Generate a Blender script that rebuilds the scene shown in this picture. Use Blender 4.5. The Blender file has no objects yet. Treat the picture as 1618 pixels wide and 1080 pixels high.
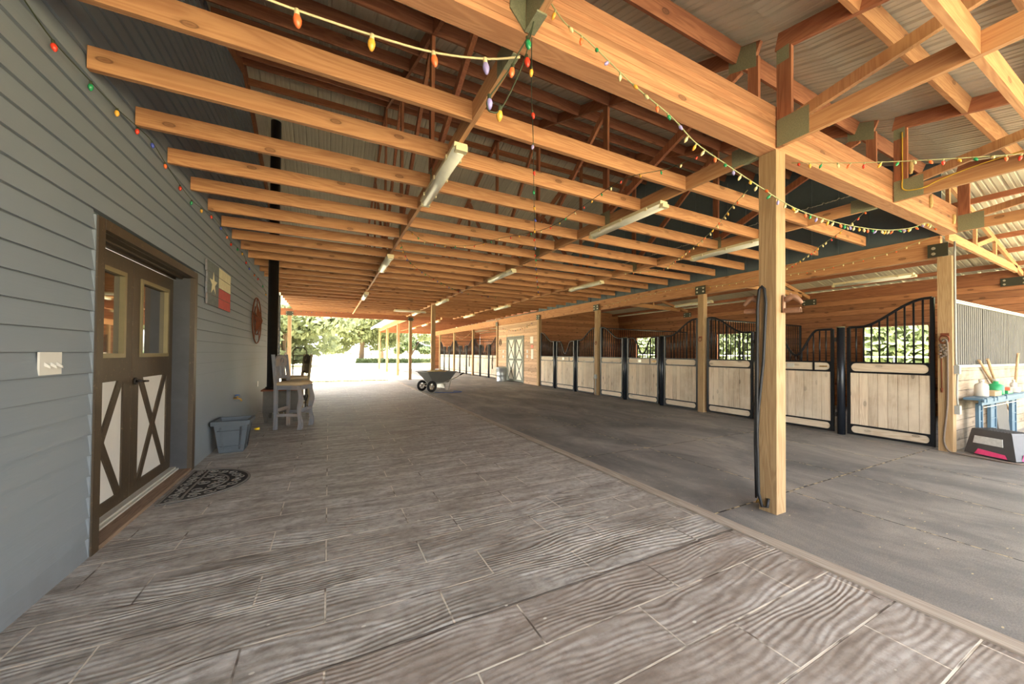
import bpy, bmesh, math, random
from mathutils import Vector, Matrix
random.seed(7)
SC = bpy.context.scene
COL = SC.collection
PI = math.pi

# ------------------------------------------------------------------ camera
YAW, PITCH, ROLL, FPX = .4677, .0132, .0078, 572.9
cy, sy_, cp, sp = math.cos(YAW), math.sin(YAW), math.cos(PITCH), math.sin(PITCH)
fwd = Vector((sy_*cp, cy*cp, sp)); rgt = Vector((cy, -sy_, 0)); upv = rgt.cross(fwd)
r2 = rgt*math.cos(ROLL)+upv*math.sin(ROLL); u2 = -rgt*math.sin(ROLL)+upv*math.cos(ROLL)
cam_d = bpy.data.cameras.new('camera'); cam = bpy.data.objects.new('camera', cam_d); COL.objects.link(cam)
mw = Matrix.Identity(4)
for i in range(3):
    mw[i][0], mw[i][1], mw[i][2] = r2[i], u2[i], -fwd[i]
mw[0][3], mw[1][3], mw[2][3] = 0, 0, 1.35
cam.matrix_world = mw
cam_d.sensor_width = 36; cam_d.lens = FPX/1618*36; cam_d.shift_y = 10.6/1618; cam_d.clip_end = 500
SC.camera = cam

# ------------------------------------------------------------------ sky, sun, exposure
w = bpy.data.worlds.new('sky'); SC.world = w; w.use_nodes = True
nt = w.node_tree; nt.nodes.clear()
out = nt.nodes.new('ShaderNodeOutputWorld'); bg = nt.nodes.new('ShaderNodeBackground')
sky = nt.nodes.new('ShaderNodeTexSky'); sky.sky_type = 'NISHITA'; sky.sun_disc = False
sky.sun_elevation = math.radians(64); sky.sun_rotation = math.radians(-80); sky.altitude = 200
sky.air_density = 1.0; sky.dust_density = 3.0; sky.ozone_density = 1.0
bg.inputs[1].default_value = 0.26
hs = nt.nodes.new('ShaderNodeHueSaturation'); hs.inputs['Saturation'].default_value = .45
tint = nt.nodes.new('ShaderNodeMix'); tint.data_type = 'RGBA'; tint.blend_type = 'MULTIPLY'; tint.inputs[0].default_value = 1; tint.inputs[7].default_value = (1.06, 1.0, .90, 1)
nt.links.new(sky.outputs[0], hs.inputs['Color']); nt.links.new(hs.outputs[0], tint.inputs[6]); nt.links.new(tint.outputs[2], bg.inputs[0]); nt.links.new(bg.outputs[0], out.inputs[0])
sl = bpy.data.lights.new('sun', 'SUN'); sl.energy = 3.4; sl.angle = math.radians(.6); sl.color = (1, .95, .86)
so = bpy.data.objects.new('sun', sl); COL.objects.link(so)
so.rotation_euler = Vector((-.46, -.10, .90)).to_track_quat('Z', 'Y').to_euler()   # light comes from the left, high
vs = SC.view_settings; SC.display_settings.display_device = 'sRGB'
vs.view_transform = 'Standard'; vs.look = 'None'; vs.gamma = 1; vs.use_curve_mapping = False
vs.exposure = 3.27
try:
    cyc = SC.cycles
    cyc.max_bounces = 12; cyc.diffuse_bounces = 8; cyc.glossy_bounces = 4; cyc.transparent_max_bounces = 8
    cyc.sample_clamp_indirect = 12; cyc.use_denoising = True; cyc.caustics_reflective = False; cyc.caustics_refractive = False
except Exception:
    pass

# ------------------------------------------------------------------ helpers
def S(r, g, b):
    f = lambda c: ((c/255+.055)/1.055)**2.4 if c > 10 else c/255/12.92
    return (f(r), f(g), f(b), 1)

class NT:
    def __init__(s, name):
        s.m = bpy.data.materials.new(name); s.m.use_nodes = True
        s.t = s.m.node_tree; s.t.nodes.clear()
        s.o = s.n('ShaderNodeOutputMaterial'); s.p = s.n('ShaderNodeBsdfPrincipled')
        s.l(s.p.outputs[0], s.o.inputs[0])
    def n(s, k, **kw):
        x = s.t.nodes.new(k)
        for a, b in kw.items(): setattr(x, a, b)
        return x
    def l(s, a, b): s.t.links.new(a, b)
    def coords(s, kind='Object', rnd=True, scale=(1, 1, 1)):
        tc = s.n('ShaderNodeTexCoord'); v = tc.outputs[kind]
        if rnd:
            oi = s.n('ShaderNodeObjectInfo'); mu = s.n('ShaderNodeMath', operation='MULTIPLY'); mu.inputs[1].default_value = 173.
            s.l(oi.outputs['Random'], mu.inputs[0])
            ad = s.n('ShaderNodeVectorMath', operation='ADD'); s.l(v, ad.inputs[0]); s.l(mu.outputs[0], ad.inputs[1]); v = ad.outputs[0]
        mp = s.n('ShaderNodeMapping'); mp.inputs['Scale'].default_value = scale; s.l(v, mp.inputs[0])
        return mp.outputs[0]
    def noise(s, v, sc=1, det=4, rough=.55, dist=0):
        x = s.n('ShaderNodeTexNoise'); x.inputs['Scale'].default_value = sc; x.inputs['Detail'].default_value = det
        x.inputs['Roughness'].default_value = rough; x.inputs['Distortion'].default_value = dist; s.l(v, x.inputs['Vector']); return x.outputs[0]
    def ramp(s, v, *st):
        x = s.n('ShaderNodeValToRGB'); e = x.color_ramp.elements
        while len(e) < len(st): e.new(.5)
        for q, (p, c) in zip(e, st):
            q.position = p; q.color = c if len(c) == 4 else (*c, 1)
        s.l(v, x.inputs[0]); return x.outputs[0]
    def mix(s, fac, a, b, mode='MIX'):
        x = s.n('ShaderNodeMix', data_type='RGBA', blend_type=mode)
        for k, q in ((0, fac), (6, a), (7, b)):
            if hasattr(q, 'links'): s.l(q, x.inputs[k])
            else: x.inputs[k].default_value = q
        return x.outputs[2]
    def math(s, op, a, b=0, clamp=False):
        x = s.n('ShaderNodeMath', operation=op); x.use_clamp = clamp
        for k, q in ((0, a), (1, b)):
            if hasattr(q, 'links'): s.l(q, x.inputs[k])
            else: x.inputs[k].default_value = q
        return x.outputs[0]
    def bump(s, h, st=.3, d=.01):
        x = s.n('ShaderNodeBump'); x.inputs['Strength'].default_value = st; x.inputs['Distance'].default_value = d
        s.l(h, x.inputs['Height']); s.l(x.outputs[0], s.p.inputs['Normal'])
    def col(s, c):
        if hasattr(c, 'links'): s.l(c, s.p.inputs['Base Color'])
        else: s.p.inputs['Base Color'].default_value = c
    def rough(s, r, metal=0, spec=.5):
        if hasattr(r, 'links'): s.l(r, s.p.inputs['Roughness'])
        else: s.p.inputs['Roughness'].default_value = r
        s.p.inputs['Metallic'].default_value = metal; s.p.inputs['Specular IOR Level'].default_value = spec

def g3(v): return (v, v, v, 1)

def wood(name, c1, c2, axis=0, knots=.5, rough=.7, bump=.25, var=.25, lines=14, weather=None, flat=None, plank=None):
    ds = lambda c, k=.17: tuple(x+(.3*c[0]+.55*c[1]+.15*c[2]-x)*k for x in c[:3])+(1,)
    c1, c2 = ds(c1), ds(c2)
    s = NT(name)
    a = [1., 1., 1.]; a[axis] = .07
    if plank:      # every board of a boarded surface has its own grain and tone
        tc = s.n('ShaderNodeTexCoord'); sx = s.n('ShaderNodeSeparateXYZ'); s.l(tc.outputs['Object'], sx.inputs[0])
        pid = s.math('FLOOR', s.math('DIVIDE', s.math('ADD', sx.outputs[plank[0]], plank[2] if len(plank) > 2 else 0.), plank[1]))
        wn = s.n('ShaderNodeTexWhiteNoise'); wn.noise_dimensions = '1D'; s.l(pid, wn.inputs['W']); pr = wn.outputs['Value']
    def shift(v):
        if not plank: return v
        ad = s.n('ShaderNodeVectorMath', operation='ADD'); s.l(v, ad.inputs[0]); s.l(s.math('MULTIPLY', pr, 31.), ad.inputs[1]); return ad.outputs[0]
    v = shift(s.coords(scale=a))
    wide = s.noise(v, 7, 3, .5, 1.2)
    sc = s.n('ShaderNodeMath', operation='SINE'); m = s.math('MULTIPLY', wide, lines*4.)
    s.l(m, sc.inputs[0]); rings = s.math('MULTIPLY_ADD', sc.outputs[0], .5); rings.node.inputs[2].default_value = .5
    fine = s.noise(v, 90, 3, .6)
    f = s.math('ADD', s.math('MULTIPLY', rings, .45), s.math('MULTIPLY', fine, .55))
    c = s.mix(f, c1, c2)
    b = [1., 1., 1.]; b[axis] = .42
    vk = shift(s.coords(scale=b)); vo = s.n('ShaderNodeTexVoronoi')
    if flat is not None:      # knots are drawn on the broad faces
        sp_ = s.n('ShaderNodeSeparateXYZ'); s.l(vk, sp_.inputs[0]); cb_ = s.n('ShaderNodeCombineXYZ'); i_, j_ = [k for k in range(3) if k != flat]
        s.l(sp_.outputs[i_], cb_.inputs[0]); s.l(sp_.outputs[j_], cb_.inputs[1]); vk = cb_.outputs[0]; vo.voronoi_dimensions = '2D'; vo.inputs['Scale'].default_value = 4.6 if flat is not None else 3.2; s.l(vk, vo.inputs['Vector'])
    kd = s.ramp(vo.outputs['Distance'], (0, g3(.8)), (.05, g3(.6)), (.072, g3(1)), (.09, g3(.22)), (.17, g3(0)))
    sel = s.ramp(vo.outputs['Color'], (0, g3(0)), (1-knots*.72, g3(0)), (1-knots*.72+.02, g3(1)))
    kk = s.math('MULTIPLY', kd, sel)
    c = s.mix(s.math('MULTIPLY', kk, .8), c, tuple(x*.30 for x in c2[:3])+(1,))
    oi = s.n('ShaderNodeObjectInfo')
    hv = s.math('MULTIPLY_ADD', oi.outputs['Random'], var); hv.node.inputs[2].default_value = 1-var/2
    if plank:
        hv = s.math('MULTIPLY', hv, s.math('ADD', s.math('MULTIPLY', pr, .42), .76))
        if plank[1] > .14:      # open seam between boards
            fr = s.math('FRACT', s.math('DIVIDE', sx.outputs[plank[0]], plank[1]))
            hv = s.math('MULTIPLY', hv, s.math('SUBTRACT', 1., s.math('MULTIPLY', s.math('GREATER_THAN', fr, .93), .6)))
    cm = s.n('ShaderNodeCombineColor')
    for i in range(3): s.l(hv, cm.inputs[i])
    c = s.mix(1., c, cm.outputs[0], 'MULTIPLY')
    if weather:
        st = s.ramp(s.noise(s.coords(scale=(1, 1, 1)), 1.8, 5, .65), (.42, g3(0)), (.66, g3(.75)))
        c = s.mix(st, c, weather)
    s.col(c); s.rough(rough, 0, .3); s.bump(f, bump, .004)
    return s.m

def plain(name, c, rough=.5, metal=0, noise_amt=.15, nscale=12, bump=0, spec=.5, emis=None):
    s = NT(name)
    n = s.noise(s.coords(), nscale, 5, .6)
    lo = tuple(x*(1-noise_amt) for x in c[:3])+(1,); hi = tuple(min(1, x*(1+noise_amt)) for x in c[:3])+(1,)
    s.col(s.mix(n, lo, hi)); s.rough(rough, metal, spec)
    if bump: s.bump(s.noise(s.coords(), nscale*4, 3), bump, .003)
    return s.m

M = {}
P1, P2 = S(204, 150, 88), S(172, 110, 56)
O1, O2 = S(198, 140, 78), S(160, 98, 48)
for ax, nm in ((0, 'x'), (1, 'y'), (2, 'z')):
    FL = {0: 1, 1: 0, 2: 0}[ax]
    M['joist_'+nm] = wood('pine_joist_'+nm, O1, O2, ax, .75, flat=FL)
    M['pine_'+nm] = wood('pine_light_'+nm, P1, P2, ax, .6, flat=FL)
    M['glulam_'+nm] = wood('glulam_'+nm, S(202, 142, 86), S(168, 106, 58), ax, .45, var=.1, flat=FL, plank=(2, .041, -.002))
    M['web_'+nm] = wood('red_pine_'+nm, S(182, 112, 64), S(140, 78, 42), ax, .4, flat=FL)
    M['post_'+nm] = wood('post_pine_'+nm, S(182, 148, 98), S(148, 112, 66), ax, .6, bump=.4, var=.12)
    PL = (1, .115) if nm == 'z' else ((2, .145) if nm == 'x' else None)
    M['board_'+nm] = wood('stall_board_'+nm, S(222, 202, 172), S(188, 160, 128), ax, .8, bump=.2, weather=S(214, 200, 178), flat=FL, plank=PL)
    M['stain_'+nm] = wood('stained_board_'+nm, S(170, 104, 54), S(128, 70, 34), ax, .5)
    M['grey_wood_'+nm] = wood('grey_washed_wood_'+nm, S(132, 134, 142), S(98, 96, 100), ax, .2, weather=S(150, 128, 108))

# horizontal board wall of the barn: board lines every 14 cm
def boardwall(name, c1, c2, axis, weather=None):
    m = wood(name, c1, c2, axis, .8, var=0, weather=weather, flat=1-axis, plank=(2, .1435))
    return m
M['wall_x'] = boardwall('barn_board_wall_x', S(184, 120, 64), S(142, 84, 42), 0)
M['wall_y'] = boardwall('barn_board_wall_y', S(184, 120, 64), S(142, 84, 42), 1)
M['pale_x'] = boardwall('pale_board_wall_x', S(160, 140, 116), S(128, 104, 80), 0, S(172, 160, 144))
M['pale_y'] = boardwall('pale_board_wall_y', S(210, 172, 130), S(184, 136, 92), 1)

def siding_mat():
    s = NT('painted_siding')
    g = s.noise(s.coords(rnd=False, scale=(1, .06, 1)), 55, 4, .6, .6)
    n = s.noise(s.coords(rnd=False), .9, 3)
    c = s.mix(n, S(112, 121, 132), S(128, 132, 134))
    tc = s.n('ShaderNodeTexCoord'); sx = s.n('ShaderNodeSeparateXYZ'); s.l(tc.outputs['Object'], sx.inputs[0])
    dn = s.noise(s.coords(rnd=False), 5, 6, .7)
    dirt = s.math('SUBTRACT', s.math('MULTIPLY', dn, .6), s.math('MULTIPLY', sx.outputs[2], 1.3), True)
    c = s.mix(dirt, c, S(96, 92, 90))
    fr = s.math('FRACT', s.math('ADD', s.math('DIVIDE', s.math('SUBTRACT', sx.outputs[2], 1.339), .1345), 20.))
    c = s.mix(s.math('MULTIPLY', s.math('GREATER_THAN', fr, .955), .45), c, S(60, 62, 64))
    s.col(c); s.rough(.62, 0, .35); s.bump(g, .35, .004); return s.m
M['siding'] = siding_mat()

def metal_roof(name, c, rough=.42, metal=.5):
    s = NT(name); n = s.noise(s.coords(rnd=False), 2.2, 4, .6)
    s.col(s.mix(n, tuple(x*.78 for x in c[:3])+(1,), c)); s.rough(rough, metal); return s.m
M['roof'] = metal_roof('galvalume_roof', S(206, 200, 176), .5, .1)
M['slate'] = plain('slate_painted_wall', S(84, 96, 98), .6)
M['black'] = plain('black_powder_coat', S(26, 27, 30), .38, .3)
M['blackpole'] = plain('black_pole_steel', S(40, 44, 52), .32, .4)
M['galv'] = plain('galvanised_plate', S(134, 134, 104), .5, .15, .5, 110, 1.0)
M['oliveplate'] = plain('dark_bracket_steel', S(62, 62, 48), .5, .4)
M['bolt'] = plain('bolt_steel', S(190, 184, 160), .4, .7)
M['cream'] = plain('aged_cream_plastic', S(214, 200, 158), .45)
M['lens'] = plain('frosted_lens', S(216, 214, 196), .35)
M['white'] = plain('white_plastic', S(196, 192, 184), .4, 0, .04)
M['greywhite'] = plain('grey_white_conduit', S(146, 148, 144), .45)
M['greencord'] = plain('green_cord', S(52, 58, 34), .6)
M['whitecord'] = plain('aged_white_cord', S(206, 190, 142), .6)
M['palecord'] = plain('pale_green_cord', S(150, 150, 102), .6)
for k, c in dict(red=(216, 62, 40), green=(40, 140, 84), amber=(226, 168, 62), blue=(74, 84, 168), orange=(232, 112, 60), clear=(222, 204, 150), violet=(150, 140, 190)).items():
    M['b_'+k] = plain('bulb_'+k, S(*c), .25, 0, .08)
M['stove'] = plain('stove_steel', S(86, 80, 72), .6, .3, .4, 9, .2)
M['rust'] = plain('rusty_iron', S(122, 66, 40), .7, .3, .35, 20, .3)
M['pipe'] = plain('black_stove_pipe', S(38, 34, 30), .38, .5, .4, 6)
M['planter'] = plain('slate_resin', S(76, 82, 88), .55, 0, .3, 7)
M['matblack'] = plain('mat_rubber_dark', S(44, 40, 38), .8)
M['matgrey'] = plain('mat_rubber_grey', S(120, 114, 106), .75)
M['yellow'] = plain('yellow_plastic', S(236, 196, 40), .45)
M['brass'] = plain('brass', S(178, 138, 70), .35, .8)
M['bluep'] = plain('blue_paint', S(46, 84, 150), .5)
M['cushion'] = plain('worn_leather_seat', S(176, 150, 114), .7, 0, .3, 6, .3)
M['iron'] = plain('dark_iron', S(48, 42, 38), .55, .5)
M['tray'] = plain('grey_poly_tray', S(104, 102, 96), .6, 0, .2, 5)
M['tyre'] = plain('tyre_rubber', S(34, 32, 32), .85)
M['steel'] = plain('pale_steel_tube', S(176, 172, 160), .4, .6)
M['straw'] = plain('straw', S(206, 180, 118), .9, 0, .35, 40, .6)
M['zinc'] = plain('zinc_can', S(178, 184, 186), .38, .7, .2, 5)
M['tableblue'] = plain('dusty_blue_plastic', S(76, 104, 124), .6)
M['darkblock'] = plain('charcoal_plastic', S(72, 70, 70), .6)
M['greyblock'] = plain('grey_plastic', S(104, 104, 108), .6)
M['pink'] = plain('pink_plastic', S(240, 70, 130), .5)
M['label'] = plain('worn_paper_label', S(200, 200, 196), .6, 0, .35, 30)
M['rope'] = plain('grey_rope', S(118, 104, 92), .9, 0, .3, 80, .5)
M['hose'] = plain('black_hose', S(34, 34, 36), .55)
M['rubberpanel'] = plain('ribbed_rubber_panel', S(92, 88, 84), .75, 0, .3, 3)
M['aluminium'] = plain('aluminium_trim', S(206, 202, 190), .4, .3)
M['greenp'] = plain('green_plastic', S(46, 150, 96), .4)
M['salmon'] = plain('salmon_plastic', S(226, 116, 92), .5)
M['paper'] = plain('paper_sheet', S(222, 218, 204), .8, 0, .1, 25)
M['bark'] = plain('oak_bark', S(92, 76, 60), .9, 0, .3, 10, .6)
M['handle_wood'] = wood('tool_handle_wood', S(214, 180, 132), S(182, 140, 92), 2, .1)
M['doorgrey'] = plain('grey_green_door_frame', S(104, 106, 92), .6)
M['doorwhite'] = plain('cream_door_panel', S(222, 214, 192), .6)

def bronze():
    s = NT('worn_bronze_door_paint'); v = s.coords(rnd=False)
    n = s.noise(s.coords(rnd=False, scale=(1, 1, .25)), 7, 6, .7)
    c = s.mix(n, S(48, 38, 29), S(78, 64, 46)); sc = s.ramp(s.noise(v, 26, 5, .75), (.6, g3(0)), (.72, g3(.6)))
    s.col(s.mix(sc, c, S(140, 120, 90))); s.rough(.5, .1); return s.m
M['bronze'] = bronze()
M['jamb'] = plain('dark_grey_jamb', S(58, 58, 60), .5, 0, .35, 8)
M['doorpanel'] = plain('dusty_white_door_panel', S(206, 200, 192), .6, 0, .08, 6)
M['glaztrim'] = plain('bronze_glazing_trim', S(126, 112, 78), .45, .1)
def glass():
    s = NT('dark_window_glass'); s.col(S(30, 24, 16)); s.rough(.03, 0, 1.0)
    s.p.inputs['IOR'].default_value = 2.6
    return s.m
M['glass'] = glass()

def deck():
    s = NT('stamped_plank_concrete'); tc = s.n('ShaderNodeTexCoord'); V = tc.outputs['Object']
    sx = s.n('ShaderNodeSeparateXYZ'); s.l(V, sx.inputs[0])
    mp = s.n('ShaderNodeMapping'); mp.inputs['Location'].default_value = (0, -1.745+.3*10, 0); s.l(V, mp.inputs[0])
    br = s.n('ShaderNodeTexBrick'); br.offset = .37; br.offset_frequency = 2; br.squash = 1; br.squash_frequency = 2
    s.l(mp.outputs[0], br.inputs['Vector']); br.inputs['Scale'].default_value = 1
    br.inputs['Brick Width'].default_value = .92; br.inputs['Row Height'].default_value = .3; br.inputs['Mortar Size'].default_value = .0055
    br.inputs['Mortar Smooth'].default_value = .3
    br.inputs['Color1'].default_value = g3(.25); br.inputs['Color2'].default_value = g3(.8); br.inputs['Mortar'].default_value = g3(.5)
    per = br.outputs['Color']; mort = br.outputs['Fac']
    # stamped wood grain running along the planks, waved per plank
    w1 = s.noise(s.coords(rnd=False, scale=(.55, 1.7, 1)), 1.5, 2, .5, .3)
    ofs = s.math('MULTIPLY', per, 40.)
    yy = s.math('ADD', s.math('MULTIPLY', sx.outputs[1], 190.), s.math('ADD', ofs, s.math('MULTIPLY', w1, 60.)))
    sn = s.math('SINE', yy, 0)
    grain = s.math('MULTIPLY_ADD', sn, .5); grain.node.inputs[2].default_value = .5
    wear = s.noise(s.coords(rnd=False, scale=(.8, 1.4, 1)), 1.1, 5, .6, .4)
    gm = s.ramp(wear, (.42, g3(.18)), (.62, g3(1)))
    gr = s.math('MULTIPLY', grain, gm)
    st = s.noise(s.coords(rnd=False, scale=(.55, 2.6, 1)), 2.6, 6, .68, .5)
    st2 = s.noise(s.coords(rnd=False, scale=(1, 1.3, 1)), 14, 5, .7)
    c = s.ramp(st, (.32, S(104, 98, 92)), (.44, S(148, 142, 134)), (.55, S(172, 167, 160)), (.68, S(202, 200, 196)))
    c = s.mix(s.math('MULTIPLY', per, .3), c, S(152, 138, 122))
    c = s.mix(s.math('MULTIPLY', gr, .34), c, S(208, 204, 198))
    c = s.mix(s.ramp(st2, (.35, g3(.5)), (.55, g3(0))), c, S(100, 92, 86))
    near = s.ramp(sx.outputs[1], (0, g3(1)), (1, g3(1)))
    lt = s.math('LESS_THAN', sx.outputs[1], 1.745)
    c = s.mix(s.math('MULTIPLY', lt, .3), c, S(136, 116, 102))
    mc = s.ramp(s.noise(s.coords(rnd=False), 3.5, 3), (.40, S(88, 78, 70)), (.50, S(208, 198, 182)))
    c = s.mix(s.math('MULTIPLY', mort, .9), c, mc)
    jl = s.math('LESS_THAN', s.math('ABSOLUTE', s.math('SUBTRACT', sx.outputs[1], 1.752)), .009)
    c = s.mix(s.math('MULTIPLY', jl, .8), c, S(70, 60, 54))
    spk = s.n('ShaderNodeTexVoronoi'); spk.inputs['Scale'].default_value = 5.; s.l(s.coords(rnd=False, scale=(1, 1.6, 1)), spk.inputs['Vector'])
    c = s.mix(s.ramp(spk.outputs['Distance'], (0, g3(1)), (.05, g3(.9)), (.065, g3(0))), c, S(206, 200, 188))
    s.col(c)
    rr = s.ramp(st, (.3, g3(.48)), (.7, g3(.72))); s.rough(rr, 0, .3)
    h = s.math('SUBTRACT', s.math('ADD', s.math('MULTIPLY', gr, .6), s.math('MULTIPLY', st2, .35)), s.math('MULTIPLY', mort, 1.1))
    s.bump(h, .55, .008)
    return s.m
M['deck'] = deck()

def mats():
    s = NT('rubber_floor_mats'); tc = s.n('ShaderNodeTexCoord'); V = tc.outputs['Object']
    mp = s.n('ShaderNodeMapping'); mp.inputs['Location'].default_value = (1.99-1.83*0, -2.92+.002, 0); 
    # swap so brick rows run along Y
    sx = s.n('ShaderNodeSeparateXYZ'); s.l(V, sx.inputs[0]); cb = s.n('ShaderNodeCombineXYZ')
    s.l(s.math('ADD', sx.outputs[1], -1.99+1.83*6), cb.inputs[0]); s.l(s.math('ADD', sx.outputs[0], -2.92), cb.inputs[1])
    br = s.n('ShaderNodeTexBrick'); br.offset = 0; s.l(cb.outputs[0], br.inputs['Vector'])
    br.inputs['Scale'].default_value = 1; br.inputs['Brick Width'].default_value = 1.83; br.inputs['Row Height'].default_value = 1.205
    br.inputs['Mortar Size'].default_value = .008; br.inputs['Mortar Smooth'].default_value = .2
    br.inputs['Color1'].default_value = g3(.3); br.inputs['Color2'].default_value = g3(.7)
    n1 = s.noise(s.coords(rnd=False, scale=(1, .5, 1)), 1.3, 6, .65, .6)
    n2 = s.noise(s.coords(rnd=False), 130, 3, .8)
    n3 = s.noise(s.coords(rnd=False, scale=(1, 1.8, 1)), 7, 6, .7)
    c = s.ramp(n1, (.32, S(98, 96, 94)), (.5, S(132, 128, 123)), (.66, S(168, 160, 150)))
    c = s.mix(s.ramp(n2, (.4, g3(.5)), (.62, g3(0))), c, S(76, 76, 77))
    c = s.mix(s.ramp(n3, (.55, g3(0)), (.75, g3(.45))), c, S(156, 146, 132))
    mc = s.ramp(s.noise(s.coords(rnd=False), 9, 4, .7), (.48, S(44, 42, 40)), (.56, S(186, 166, 128)))
    c = s.mix(br.outputs['Fac'], c, mc)
    spk = s.n('ShaderNodeTexVoronoi'); spk.inputs['Scale'].default_value = 7.; s.l(s.coords(rnd=False, scale=(1, 2.1, 1)), spk.inputs['Vector'])
    sel = s.ramp(spk.outputs['Color'], (.5, g3(0)), (.52, g3(1)))
    c = s.mix(s.math('MULTIPLY', s.ramp(spk.outputs['Distance'], (0, g3(1)), (.06, g3(.9)), (.08, g3(0))), sel), c, S(196, 178, 142))
    s.col(c); s.rough(.62, 0, .4); s.bump(s.math('SUBTRACT', s.math('MULTIPLY', n2, .4), br.outputs['Fac']), .4, .006)
    return s.m
M['mats'] = mats()
def field():
    s = NT('dry_sunlit_grass'); n = s.noise(s.coords(rnd=False, scale=(1, 1, 1)), .09, 6, .6); n2 = s.noise(s.coords(rnd=False), 4, 5, .7)
    c = s.ramp(n, (.35, S(214, 204, 164)), (.55, S(226, 216, 182)), (.66, S(190, 186, 130)))
    s.col(s.mix(s.math('MULTIPLY', n2, .35), c, S(176, 168, 120))); s.rough(.95, 0, .1); return s.m
M['field'] = field()
M['concrete'] = plain('pale_concrete', S(196, 190, 178), .8, 0, .15, 3)
M['grass'] = plain('grass_blades', S(150, 150, 70), .9, 0, .3, 8)
def leaf(name, c1, c2):
    s = NT(name); n = s.noise(s.coords(rnd=True), 2.4, 3); s.col(s.mix(n, c1, c2)); s.rough(.6, 0, .3)
    tr = s.n('ShaderNodeBsdfTranslucent'); s.l(s.mix(n, c1, c2), tr.inputs[0]); ms = s.n('ShaderNodeMixShader'); ms.inputs[0].default_value = .35
    s.l(s.p.outputs[0], ms.inputs[1]); s.l(tr.outputs[0], ms.inputs[2]); s.l(ms.outputs[0], s.o.inputs[0]); return s.m
M['leaf1'] = leaf('oak_leaf_sunlit', S(150, 156, 116), S(98, 110, 78))
M['leaf2'] = leaf('oak_leaf_deep', S(120, 132, 92), S(74, 90, 60))
M['leaf3'] = leaf('hedge_leaf', S(154, 164, 116), S(98, 114, 76))

ORD = ['first', 'second', 'third', 'fourth', 'fifth', 'sixth', 'seventh', 'eighth', 'ninth', 'tenth', 'eleventh', 'twelfth', 'thirteenth', 'fourteenth',
       'fifteenth', 'sixteenth', 'seventeenth', 'eighteenth', 'nineteenth', 'twentieth', 'twenty first', 'twenty second', 'twenty third', 'twenty fourth',
       'twenty fifth', 'twenty sixth', 'twenty seventh', 'twenty eighth', 'twenty ninth', 'thirtieth']

def catm(P, n=6):
    P = [Vector(p) for p in P]; Q = [P[0]*2-P[1]]+P+[P[-1]*2-P[-2]]; out_ = []
    for i in range(1, len(Q)-2):
        a, b, c, d_ = Q[i-1:i+3]
        for k in range(n):
            t = k/n; out_.append(.5*((2*b)+(c-a)*t+(2*a-5*b+4*c-d_)*t*t+(3*b-a-3*c+d_)*t**3))
    return out_+[P[-1]]

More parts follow.
